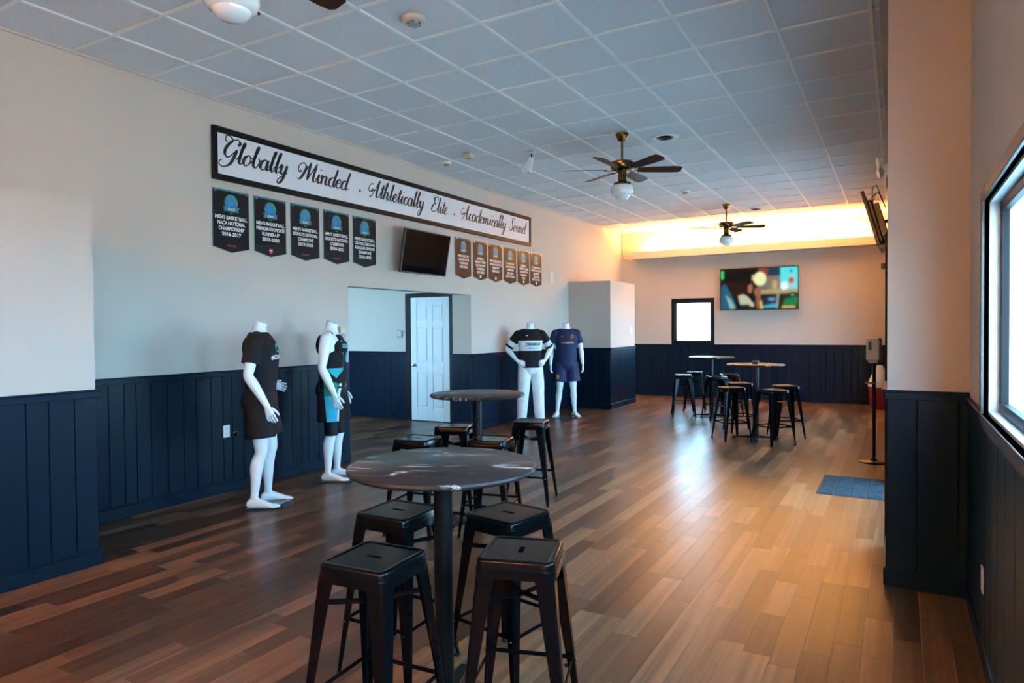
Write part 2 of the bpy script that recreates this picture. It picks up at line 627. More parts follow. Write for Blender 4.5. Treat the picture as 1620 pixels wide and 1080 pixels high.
for it in planks[:300]:
    # each plank's origin is its own corner so that it can be told apart and moved
    ar, xa, xb, ya, yb, tone = it
    me = plank_mesh([(ar, 0.0, xb - xa, 0.0, yb - ya, tone)])
    obj('plank', me, None, floor, (xa, ya, 0))
rest = obj('plank_field', plank_mesh(planks[300:]), None, floor)
rest['kind'] = 'stuff'

# ceiling ------------------------------------------------------------
ceiling = struct('ceiling', boxes([((LEFT - T, REAR - T, CEIL + 0.03), (EXT, BACK + T, CEIL + 0.15))]), mat('ceiling_void', (0.1, 0.1, 0.1), 0.9, vary=(3, 0.1)))
gx = [-0.163 - 0.598 * k for k in range(9)]
gxs = sorted([LEFT] + gx + [RNEAR])
gy = [2.80 + 0.607 * k for k in range(-9, 20)]
gys = sorted([REAR] + [g for g in gy if REAR + 0.1 < g < BACK - 0.1] + [BACK])
BW = 0.024
tile_cache = {}


def tile_mesh(w, h):
    key = (round(w, 3), round(h, 3))
    if key not in tile_cache:
        bm = bmesh.new()
        # a lay-in tile: rebated rim resting on the tees, face dropped a little
        add_box(bm, (-w / 2, -h / 2, 0), (w / 2, h / 2, 0.012))
        add_box(bm, (-w / 2 + 0.010, -h / 2 + 0.010, -0.003), (w / 2 - 0.010, h / 2 - 0.010, 0.002))
        tile_cache[key] = to_mesh(bm, 'ceiling_tile')
    return tile_cache[key]


for i in range(len(gxs) - 1):
    for j in range(len(gys) - 1):
        xa, xb, ya, yb = gxs[i], gxs[i + 1], gys[j], gys[j + 1]
        if yb < 0.5:
            continue
        if xa > RFAR - 0.12 and yb > PIER_Y:
            xb = RFAR
        if xb <= xa + 0.03:
            continue
        obj('ceiling_tile', tile_mesh(xb - xa - BW * 0.6, yb - ya - BW * 0.6), TILE, ceiling, ((xa + xb) / 2, (ya + yb) / 2, CEIL + 0.008))
bar_long = to_mesh(boxes([((-BW / 2, REAR, -0.004), (BW / 2, BACK, 0.014))]), 'grid_bar')
for x in gx:
    obj('grid_bar', bar_long, GRID, ceiling, (x, 0, CEIL))
bar_x = to_mesh(boxes([((LEFT, -BW / 2, -0.003), (RNEAR, BW / 2, 0.014))]), 'grid_bar')
for y in gys[1:-1]:
    obj('grid_bar', bar_x, GRID, ceiling, (0, y, CEIL))
ang = boxes([((LEFT, REAR, CEIL - 0.012), (LEFT + 0.014, BACK, CEIL + 0.02)), ((RFAR - 0.06, PIER_Y, CEIL - 0.03), (RFAR, BACK, CEIL + 0.02)), ((LEFT, BACK - 0.022, CEIL - 0.022), (RFAR, BACK, CEIL + 0.02))])
obj('edge_angle', ang, WALL, ceiling)
# roof light block between tiles behind the camera
obj('ceiling_panel', boxes([((LEFT, REAR, CEIL + 0.012), (RNEAR, 0.45, CEIL + 0.03))]), TILE, ceiling)

# wainscot -----------------------------------------------------------
board_cache = {}
WRNG = random.Random(11)


def board_mesh(w, h):
    key = (round(w, 4), round(h, 4))
    if key not in board_cache:
        bm = bmesh.new()
        c = 0.0035
        poly = [(0.0006, 0), (w - 0.0006, 0), (w - 0.0006, 0.004), (w - c - 0.0006, 0.009), (c + 0.0006, 0.009), (0.0006, 0.004)]
        a = [bm.verts.new((p[0], 0, p[1])) for p in poly]
        b = [bm.verts.new((p[0], h, p[1])) for p in poly]
        n = len(poly)
        for k in range(n):
            bm.faces.new((a[k], a[(k + 1) % n], b[(k + 1) % n], b[k]))
        bm.faces.new(a[::-1]); bm.faces.new(b)
        board_cache[key] = to_mesh(bm, 'board')
    return board_cache[key]


TRIM_N = [0]


def wainscot(rot, origin, length, u_from=0.0, u_to=None, cap_ends=(0.0, 0.0), top=RAIL, steps=(0.10, 0.15, 0.20, 0.15, 0.125)):
    """origin: lower left corner as seen by a viewer; boards only where u_from..u_to can be seen"""
    TRIM_N[0] += 1
    r = struct_root('trim_%d' % TRIM_N[0], origin, rot)
    r['label'] = 'near-black vertical board wainscot with cap rail and baseboard'
    u_to = length if u_to is None else u_to
    obj('backing', boxes([((0, 0, 0), (length, top - 0.02, 0.003))]), SHEEN_BLUE, r)
    u = u_from
    while u < u_to - 0.01:
        w = WRNG.choice(steps)
        if u + w > u_to - 0.05:
            w = u_to - u
        obj('board', board_mesh(w, top - 0.06), SHEEN_BLUE, r, (u, 0.01, 0.0025))
        u += w
    bm = bmesh.new()
    add_box(bm, (-cap_ends[0], top - 0.055, 0), (length + cap_ends[1], top - 0.012, 0.020), 0.003)
    add_box(bm, (-cap_ends[0], top - 0.014, 0), (length + cap_ends[1], top, 0.030), 0.004)
    obj('cap_rail', bm, SHEEN_BLUE, r)
    bm = bmesh.new()
    add_box(bm, (-cap_ends[0] * 0.7, 0.0, 0), (length + cap_ends[1] * 0.7, 0.095, 0.018), 0.003)
    add_box(bm, (-cap_ends[0] * 0.7, 0.095, 0), (length + cap_ends[1] * 0.7, 0.105, 0.013), 0.002)
    obj('baseboard', bm, SHEEN_BLUE, r)
    return r


wainscot(FACE_PX, (BUMP_X, REAR, 0), BUMP_Y - REAR, u_from=3.6, cap_ends=(0, 0.03))                  # projection
wainscot(FACE_PX, (LEFT, BUMP_Y, 0), OPEN0 - BUMP_Y)                                                # left wall
wainscot(FACE_PX, (LEFT, OPEN1, 0), BOX_Y0 - OPEN1, cap_ends=(0.02, 0))                             # left wall past opening
wainscot(FACE_NY, (LEFT - 0.34, OPEN1, 0), 0.34, cap_ends=(0, 0.02))                                # jamb
wainscot(FACE_NY, (-9.5, CORR_Y, 0), 9.5 - 7.17, u_from=1.2)                                        # corridor
wainscot(FACE_NY, (LEFT, BOX_Y0, 0), BOX_X - LEFT, cap_ends=(0, 0.02))                              # corner box front
wainscot(FACE_PX, (BOX_X, BOX_Y0, 0), BOX_Y1 - BOX_Y0, cap_ends=(0.0, 0.0), steps=(0.30, 0.42))     # corner box side
wainscot(FACE_NY, (LEFT, BACK, 0), RFAR - LEFT, u_from=0.7)                                         # back wall
wainscot(FACE_NY, (RFAR, PIER_Y, 0), RNEAR - RFAR, cap_ends=(0.012, 0))                             # pier
wainscot(FACE_NX, (RNEAR, PIER_Y, 0), PIER_Y - 1.2, steps=(0.20, 0.15, 0.25), top=RAIL - 0.02)      # under the near window
for ya, yb in ((PIER_Y + 0.01, DOOR_R[0] - 0.07), (DOOR_R[1] + 0.07, WIN_R2[0] - 0.07), (WIN_R2[1] + 0.07, BACK)):
    wainscot(FACE_NX, (RFAR, yb, 0), yb - ya, u_to=0.0)

# windows and doors ----------------------------------------------------


def window(name, rot, loc, w, h, depth, cols, casing=0.07, sash=0.045, fm=BLACK_F, proud=0.02, jm=None):
    """loc: lower left of the opening on the wall face; local z points into the room"""
    r = struct_root(name, loc, rot)
    bm = bmesh.new()
    c = casing
    # moulded casing: two stepped profiles
    for k, (s, d) in enumerate(((c, proud * 0.6), (c * 0.55, proud), (c * 0.2, proud * 0.7))):
        add_box(bm, (-s, -s, 0), (0, h + s, d), 0.003)
        add_box(bm, (w, -s, 0), (w + s, h + s, d), 0.003)
        add_box(bm, (0, h, 0), (w, h + s, d), 0.003)
        add_box(bm, (0, -s, 0), (w, 0, d), 0.003)
    obj('casing', bm, fm, r)
    bm = bmesh.new()
    t = 0.012
    add_box(bm, (0, 0, -depth), (t, h, 0)); add_box(bm, (w - t, 0, -depth), (w, h, 0))
    add_box(bm, (t, 0, -depth), (w - t, t, 0)); add_box(bm, (t, h - t, -depth), (w - t, h, 0))
    obj('jamb', bm, jm or fm, r)
    cw = (w - 2 * t) / cols
    for k in range(cols):
        a = t + cw * k
        b = a + cw
        z = -depth * (0.45 if k % 2 == 0 else 0.62)
        bm = bmesh.new()
        add_box(bm, (a, t, z), (a + sash, h - t, z + 0.03), 0.002); add_box(bm, (b - sash, t, z), (b, h - t, z + 0.03), 0.002)
        add_box(bm, (a + sash, t, z), (b - sash, t + sash, z + 0.03), 0.002); add_box(bm, (a + sash, h - t - sash, z), (b - sash, h - t, z + 0.03), 0.002)
        s = obj('sash', bm, BLACK_F if jm else fm, r)
        obj('pane', boxes([((a + sash, t + sash, z + 0.012), (b - sash, h - t - sash, z + 0.016))]), GLASS, s)
    return r


VINYL = mat('white_window_vinyl', (0.62, 0.66, 0.68), 0.4, vary=(6, 0.03))
GRAYF = mat('weathered_grey_moulding', (0.060, 0.056, 0.050), 0.42, bump=(12, 0.1), vary=(5, 0.3))
window('window_1', FACE_NX, (RNEAR, WIN_R[1], WIN_R[2]), WIN_R[1] - WIN_R[0], WIN_R[3] - WIN_R[2], 0.15, 4, casing=0.075, fm=GRAYF, proud=0.03, jm=VINYL)
window('window_2', FACE_NY, (WIN_B[0], BACK, WIN_B[2]), WIN_B[1] - WIN_B[0], WIN_B[3] - WIN_B[2], 0.15, 1, casing=0.065, sash=0.025)
window('window_4', FACE_PY, (WIN_C[1], OPEN0, WIN_C[2]), WIN_C[1] - WIN_C[0], WIN_C[3] - WIN_C[2], 0.15, 2, casing=0.06)
window('window_3', FACE_NX, (RFAR, WIN_R2[1], WIN_R2[2]), WIN_R2[1] - WIN_R2[0], WIN_R2[3] - WIN_R2[2], 0.30, 2, casing=0.06)

# glass entrance in the right wall
r = struct_root('door_2', (RFAR, DOOR_R[1], 0), FACE_NX)
w, h = DOOR_R[1] - DOOR_R[0], DOOR_R[3]
bm = bmesh.new()
for lo, hi in (((-0.06, 0, 0), (0, h + 0.06, 0.022)), ((w, 0, 0), (w + 0.06, h + 0.06, 0.022)), ((0, h, 0), (w, h + 0.06, 0.022)),
               ((0, 0, -0.4), (0.04, h, 0)), ((w - 0.04, 0, -0.4), (w, h, 0)), ((0.04, h - 0.04, -0.4), (w - 0.04, h, 0)), ((0, -0.01, -0.4), (w, 0.004, 0))):
    add_box(bm, lo, hi, 0.0)
obj('frame', bm, BLACK_F, r)
for k in range(2):
    a = 0.04 + k * (w - 0.08) / 2
    b = a + (w - 0.08) / 2
    bm = bmesh.new()
    z = -0.22
    add_box(bm, (a, 0.01, z), (a + 0.06, h - 0.04, z + 0.045), 0.003); add_box(bm, (b - 0.06, 0.01, z), (b, h - 0.04, z + 0.045), 0.003)
    add_box(bm, (a + 0.06, 0.01, z), (b - 0.06, 0.20, z + 0.045), 0.003); add_box(bm, (a + 0.06, h - 0.14, z), (b - 0.06, h - 0.04, z + 0.045), 0.003)
    lf = obj('door_leaf', bm, BLACK_F, r)
    obj('pane', boxes([((a + 0.06, 0.20, z + 0.02), (b - 0.06, h - 0.14, z + 0.026))]), GLASS, lf)
    bm = bmesh.new()
    hx = b - 0.10 if k == 0 else a + 0.10
    add_tube(bm, [(hx, 0.95, z + 0.045), (hx, 0.95, z + 0.09), (hx, 1.25, z + 0.09), (hx, 1.25, z + 0.045)], 0.011, 8)
    obj('pull_handle', bm, CHROME, lf, smooth=True)

# white six-panel door in the corridor
DX0, DX1, DH = -7.05, -6.27, 2.05
r = struct_root('door_1', (DX0, CORR_Y, 0), FACE_NY)
w = DX1 - DX0
bm = bmesh.new()
for lo, hi in (((-0.12, 0, 0), (0, DH + 0.07, 0.02)), ((w, 0, 0), (w + 0.06, DH + 0.07, 0.02)), ((0, DH + 0.012, 0), (w, DH + 0.07, 0.02)),
               ((-0.015, 0, -0.15), (0.0, DH + 0.02, 0)), ((w, 0, -0.15), (w + 0.015, DH + 0.02, 0)), ((0, DH + 0.005, -0.15), (w, DH + 0.02, 0))):
    add_box(bm, lo, hi, 0.0)
obj('frame', bm, BLACK_F, r)
leaf = obj('door_leaf', boxes([((-w + 0.012, 0.012, -0.036), (-0.006, DH, -0.010))]), DOORW, r, (w, 0, 0), Euler((0, math.radians(3.0), 0)))
lw = w - 0.018
st, mid = 0.115, 0.095
pw = (lw - 2 * st - mid) / 2
bm = bmesh.new()
L0 = -w + 0.012
rows = [(0.22, 0.80), (0.98, 1.56), (1.68, 1.93)]
vb = [L0, L0 + st, L0 + st + pw, L0 + st + pw + mid, L0 + lw - st, L0 + lw]
for a, b in ((0, 1), (2, 3), (4, 5)):
    add_box(bm, (vb[a], 0.012, -0.010), (vb[b], DH, 0.0), 0.003)
zz = [0.012] + [q for rw in rows for q in rw] + [DH]
for i in range(0, len(zz), 2):
    for a, b in ((1, 2), (3, 4)):
        add_box(bm, (vb[a] - 0.001, zz[i], -0.010), (vb[b] + 0.001, zz[i + 1], 0.0), 0.003)
obj('stile_and_rail', bm, DOORW, leaf)
for (z0, z1) in rows:
    for a, b in ((1, 2), (3, 4)):
        bm = bmesh.new()
        x0, x1 = vb[a] + 0.022, vb[b] - 0.022
        add_box(bm, (x0, z0 + 0.022, -0.010), (x1, z1 - 0.022, -0.001), 0.006)
        obj('panel', bm, DOORW, leaf)
bm = bmesh.new()
add_lathe(bm, [(0.0, 0.0), (0.030, 0.0), (0.030, 0.006), (0.012, 0.012), (0.011, 0.030), (0.024, 0.040), (0.028, 0.052), (0.022, 0.064), (0, 0.068)], 16)
obj('door_knob', bm, CHROME, leaf, (L0 + 0.062, 0.93, 0.0), smooth=True)

# cove shelf on the back wall
TRIM_N[0] += 1
cv = struct_root('trim_%d' % TRIM_N[0], (0, 0, 0))
cv['label'] = 'cream fascia of the lit cove shelf across the back wall'
FX0 = -5.16
obj('fascia', boxes([((FX0, BACK - 0.275, 3.055), (RFAR - 0.002, BACK - 0.25, 3.215))], 0.003), CREAM, cv)
obj('shelf_board', boxes([((FX0, BACK - 0.25, 3.055), (RFAR - 0.002, BACK - 0.002, 3.075))]), CREAM, cv)
obj('end_board', boxes([((FX0, BACK - 0.25, 3.075), (FX0 + 0.02, BACK - 0.002, 3.20))]), CREAM, cv)
TRIM_N[0] += 1
cv = struct_root('trim_%d' % TRIM_N[0], (0, 0, 0))
cv['label'] = 'cream fascia of the cove shelf across the wall behind the camera'
obj('fascia', boxes([((BUMP_X, REAR + 0.25, 3.055), (RNEAR - 0.002, REAR + 0.275, 3.215))], 0.003), CREAM, cv)
obj('shelf_board', boxes([((BUMP_X, REAR + 0.002, 3.055), (RNEAR - 0.002, REAR + 0.25, 3.075))]), CREAM, cv)
# conduit in the back corner
bm = bmesh.new()
add_tube(bm, [(LEFT + 0.05, BACK - 0.016, 3.66), (LEFT + 0.05, BACK - 0.016, 3.22), (LEFT + 0.07, BACK - 0.016, 3.14), (LEFT + 0.13, BACK - 0.016, 3.085), (LEFT + 0.22, BACK - 0.016, 3.07), (FX0 + 0.0, BACK - 0.016, 3.066)], 0.011, 8)
tag(obj('conduit', bm, CREAM, smooth=True), 'thin painted conduit running down the back corner to the cove shelf', 'conduit')
# ================================================================== things
# bar tables -----------------------------------------------------------


def bar_table(label, loc, height, rotz, dia=0.75):
    t = thing('bar_table', label, 'table', (loc[0], loc[1], 0), Euler((0, 0, rotz)), 'round bar tables')
    R = dia / 2
    bm = bmesh.new()
    add_lathe(bm, [(0, height - 0.024), (R - 0.012, height - 0.024), (R - 0.003, height - 0.019), (R, height - 0.012), (R - 0.003, height - 0.004), (R - 0.010, height), (0, height)], 64)
    obj('table_top', bm, MARBLE, t, smooth=True)
    bm = bmesh.new()
    add_lathe(bm, [(0, 0.035), (0.055, 0.035), (0.055, 0.05), (0.038, 0.058), (0.038, height - 0.05), (0.06, height - 0.045), (0.06, height - 0.03), (0, height - 0.03)], 28)
    obj('column', bm, BLACK_M, t, smooth=True)
    bm = bmesh.new()
    for a in (0, math.pi / 2):
        c, s = math.cos(a), math.sin(a)
        add_tube(bm, [(-0.20 * c, -0.20 * s, height - 0.031), (0.20 * c, 0.20 * s, height - 0.031)], [(0.02, 0.006)] * 2, 8)
    obj('mount_plate', bm, BLACK_M, t)
    for k in range(4):
        a = k * math.pi / 2
        bm = bmesh.new()
        # arm thick at the hub, thin at its tip
        w0, w1 = 0.034, 0.024
        pts = [(0.02, -w0, 0.020), (0.30, -w1, 0.020), (0.30, w1, 0.020), (0.02, w0, 0.020), (0.02, -w0, 0.062), (0.30, -w1, 0.036), (0.30, w1, 0.036), (0.02, w0, 0.062)]
        vs = [bm.verts.new(p) for p in pts]
        for f in ((3, 2, 1, 0), (4, 5, 6, 7), (0, 1, 5, 4), (1, 2, 6, 5), (2, 3, 7, 6), (3, 0, 4, 7)):
            bm.faces.new([vs[i] for i in f])
        bmesh.ops.bevel(bm, geom=list(bm.edges), offset=0.004, segments=1, affect='EDGES')
        arm = obj('base_arm', bm, BLACK_M, t, rot=Euler((0, 0, a)))
        bm = bmesh.new()
        add_lathe(bm, [(0, 0), (0.017, 0), (0.019, 0.006), (0.012, 0.021), (0, 0.021)], 12, (0.275, 0))
        obj('foot_pad', bm, PLASTIC_K, arm, smooth=True)
    return t


bar_table('round dark marble bar table nearest the camera, black stools around its column', (-1.566, 2.151), 0.99, math.radians(18))
bar_table('round dark marble bar table just behind the nearest one, in front of the white door', (-2.873, 4.419), 1.015, math.radians(81))
bar_table('round bar table at the far end, closer to the small back window', (-2.728, 11.486), 1.02, math.radians(9))
bar_table('round bar table at the far end with a small box on top', (-1.654, 9.441), 1.02, math.radians(12))

# bar stools -----------------------------------------------------------
SH = 0.712


def rounded_square(h, r, n=5):
    pts = []
    for cx, cy, a0 in ((h - r, h - r, 0), (-h + r, h - r, 90), (-h + r, -h + r, 180), (h - r, -h + r, 270)):
        for k in range(n + 1):
            a = math.radians(a0 + 90 * k / n)
            pts.append((cx + r * math.cos(a), cy + r * math.sin(a)))
    return pts


def make_stool():
    t = thing('bar_stool', 'x', 'stool')
    # seat: pressed sheet with a slot, rolled edge and skirt
    bm = bmesh.new()
    half = 0.142
    prof = [(half + 0.004, SH - 0.066), (half + 0.004, SH - 0.034), (half + 0.001, SH - 0.033), (half, SH - 0.030), (half, SH - 0.010), (half - 0.004, SH - 0.003), (half - 0.010, SH), (half - 0.018, SH - 0.001), (half - 0.023, SH - 0.0045), (half - 0.028, SH - 0.0045)]
    rings = []
    for hh, z in prof:
        rings.append([bm.verts.new((x, y, z)) for x, y in rounded_square(hh, 0.034 + (hh - half) * 0.9)])
    n = len(rings[0])
    for a, b in zip(rings, rings[1:]):
        for k in range(n):
            bm.faces.new((a[k], a[(k + 1) % n], b[(k + 1) % n], b[k]))
    # slot
    slot = []
    for cx, a0 in ((0.024, 0), (-0.024, 90), (-0.024, 180), (0.024, 270)):
        for k in range(6):
            a = math.radians(a0 + 90 * k / 5)
            slot.append((cx + 0.0105 * math.cos(a), 0.0105 * math.sin(a)))
    z = SH - 0.0045
    s1 = [bm.verts.new((x, y, z)) for x, y in slot]
    s2 = [bm.verts.new((x * 0.93, y * 0.88, z - 0.014)) for x, y in slot]
    for k in range(n):
        k2 = (k + 1) % n
        bm.faces.new((rings[-1][k], rings[-1][k2], s1[k2], s1[k]))
        bm.faces.new((s1[k], s1[k2], s2[k2], s2[k]))
    # underside skin a little lower
    low = [bm.verts.new((x, y, SH - 0.066)) for x, y in rounded_square(half - 0.002, 0.03)]
    up = [bm.verts.new((x, y, SH - 0.018)) for x, y in rounded_square(half - 0.006, 0.028)]
    for k in range(n):
        k2 = (k + 1) % n
        bm.faces.new((low[k], rings[0][k], rings[0][k2], low[k2])[::-1])
        bm.faces.new((low[k], low[k2], up[k2], up[k]))
        bm.faces.new((up[k], up[k2], s2[k2], s2[k]))
    obj('seat', bm, BLACK, t, smooth=True)
    # legs: folded sheet, wide at the top and narrow at the floor, splayed
    top_c, bot_c = 0.140, 0.200
    for sx in (1, -1):
        for sy in (1, -1):
            bm = bmesh.new()
            rings = []
            for (f, wdt) in ((0.0, 0.022), (0.06, 0.024), (0.5, 0.042), (0.9, 0.062), (1.0, 0.070)):
                zc = f * (SH - 0.052)
                c = bot_c + (top_c - bot_c) * f
                th, rr = 0.004, 0.010
                outl = [(c - wdt, c), (c - rr, c), (c - rr * 0.3, c - rr * 0.3), (c, c - rr), (c, c - wdt), (c - th, c - wdt), (c - th, c - rr), (c - th - rr * 0.3, c - th - rr * 0.3), (c - rr, c - th), (c - wdt, c - th)]
                rings.append([bm.verts.new((sx * x, sy * y, zc)) for x, y in outl])
            n2 = len(rings[0])
            for a, b in zip(rings, rings[1:]):
                for k in range(n2):
                    bm.faces.new((a[k], a[(k + 1) % n2], b[(k + 1) % n2], b[k]))
            bm.faces.new(rings[0]); bm.faces.new(rings[-1])
            leg = obj('leg', bm, BLACK, t)
            bm = bmesh.new()
            add_box(bm, (sx * (bot_c - 0.0) - (0.026 if sx > 0 else 0), sy * bot_c - (0.026 if sy > 0 else 0), 0.0), (sx * bot_c + (0 if sx > 0 else 0.026), sy * bot_c + (0 if sy > 0 else 0.026), 0.014), 0.002)
            obj('rubber_foot', bm, PLASTIC_K, leg)
            # visible rivet
            bm = bmesh.new()
            f = 0.33
            c = bot_c + (top_c - bot_c) * f
            add_sphere(bm, (sx * (c - 0.018), sy * (c + 0.001), f * SH), 0.004, 8)
            obj('rivet', bm, CHROME, leg)
    # rungs
    for k in range(4):
        f = 0.34
        c = bot_c + (top_c - bot_c) * f - 0.006
        a = V((c, c - 0.008, f * SH)); b = V((-c, c - 0.008, f * SH))
        m3 = Matrix.Rotation(k * math.pi / 2, 3, 'Z')
        bm = bmesh.new()
        add_tube(bm, [m3 @ a, m3 @ b], [(0.0045, 0.009)] * 2, 8)
        obj('rung', bm, BLACK, t)
    for k in range(2):
        f = 0.80
        c = bot_c + (top_c - bot_c) * f - 0.006
        s = 1 if k == 0 else -1
        bm = bmesh.new()
        add_tube(bm, [(c, s * c, f * SH), (0, 0, f * SH - 0.02 - 0.006 * k), (-c, -s * c, f * SH)], [(0.004, 0.010)] * 3, 8)
        obj('cross_brace', bm, BLACK, t)
    return t


STOOLS = [
    ('glossy black stool nearest the camera on the left, cut off by the picture edge', -1.630, 1.817, 4),
    ('glossy black stool nearest the camera on the right, its slot pointing away', -1.201, 2.138, 108),
    ('black stool tucked under the left rim of the nearest table, behind the front left stool', -1.959, 2.348, 2),
    ('black stool behind the front right stool, right of the nearest table column', -1.498, 2.549, -10),
    ('black stool just behind the left rim of the nearest table top', -3.122, 3.977, 10),
    ('black stool before the white door, left of the second table column', -3.255, 4.647, 20),
    ('black stool right of the second table column, over the nearest table top', -2.615, 4.206, 12),
    ('black stool in front of the white trousered mannequin', -2.803, 5.178, 15),
    ('far black stool, front left one of the table with the small box', -1.940, 9.282, 40),
    ('far black stool, back left one of the table with the small box', -1.975, 10.05, 30),
    ('far black stool, front right one of the table with the small box', -1.386, 9.129, 50),
    ('far black stool, rightmost of all, behind the table with the small box', -1.329, 9.836, 28),
    ('far black stool standing furthest left, beside the table near the back window', -3.173, 11.356, 20),
    ('far black stool behind the leftmost far stool, below the small back window', -3.189, 12.158, 12),
    ('far black stool behind the column of the table with the small box', -2.502, 11.816, 25),
    ('far black stool right of the column of the table near the back window', -2.575, 11.206, 35),
]
stool0 = make_stool()
for k, (lab, x, y, a) in enumerate(STOOLS):
    s = stool0 if k == 0 else copy_tree(stool0)
    s.location = (x, y, 0)
    s.rotation_euler = (0, 0, math.radians(a))
    tag(s, lab, 'stool', 'black metal bar stools')

# small box lying on the far table
t = thing('napkin_box', 'small dark box standing on the far round table', 'box', (-1.64, 9.36, 1.0205))
obj('box_body', boxes([((-0.035, -0.03, 0), (0.035, 0.03, 0.035))], 0.004), PLASTIC_K, t)
obj('box_lid', boxes([((-0.037, -0.032, 0.035), (0.037, 0.032, 0.047))], 0.004), PLASTIC_G, t)

# framed sign with script lettering --------------------------------------
SG_Y0, SG_Y1, SG_Z0, SG_Z1 = 3.985, 10.16, 2.935, 3.43
t = thing('framed_sign', 'long white framed sign with black script lettering on the left wall', 'sign', (LEFT, SG_Y0, SG_Z0), FACE_PX)
sw, sh = SG_Y1 - SG_Y0, SG_Z1 - SG_Z0
FB = 0.055
obj('panel', boxes([((0.01, 0.01, 0.002), (sw - 0.01, sh - 0.01, 0.018))]), mat('white_sign_panel', (0.70, 0.69, 0.72), 0.5, vary=(3, 0.01)), t)
for lo, hi in (((0, sh - FB, 0), (sw, sh, 0.035)), ((0, 0, 0), (sw, FB, 0.035)), ((0, FB, 0), (FB * 0.9, sh - FB, 0.035)), ((sw - FB * 0.9, FB, 0), (sw, sh - FB, 0.035))):
    obj('frame_rail', boxes([(lo, hi)], 0.004), BLACK_F, t)

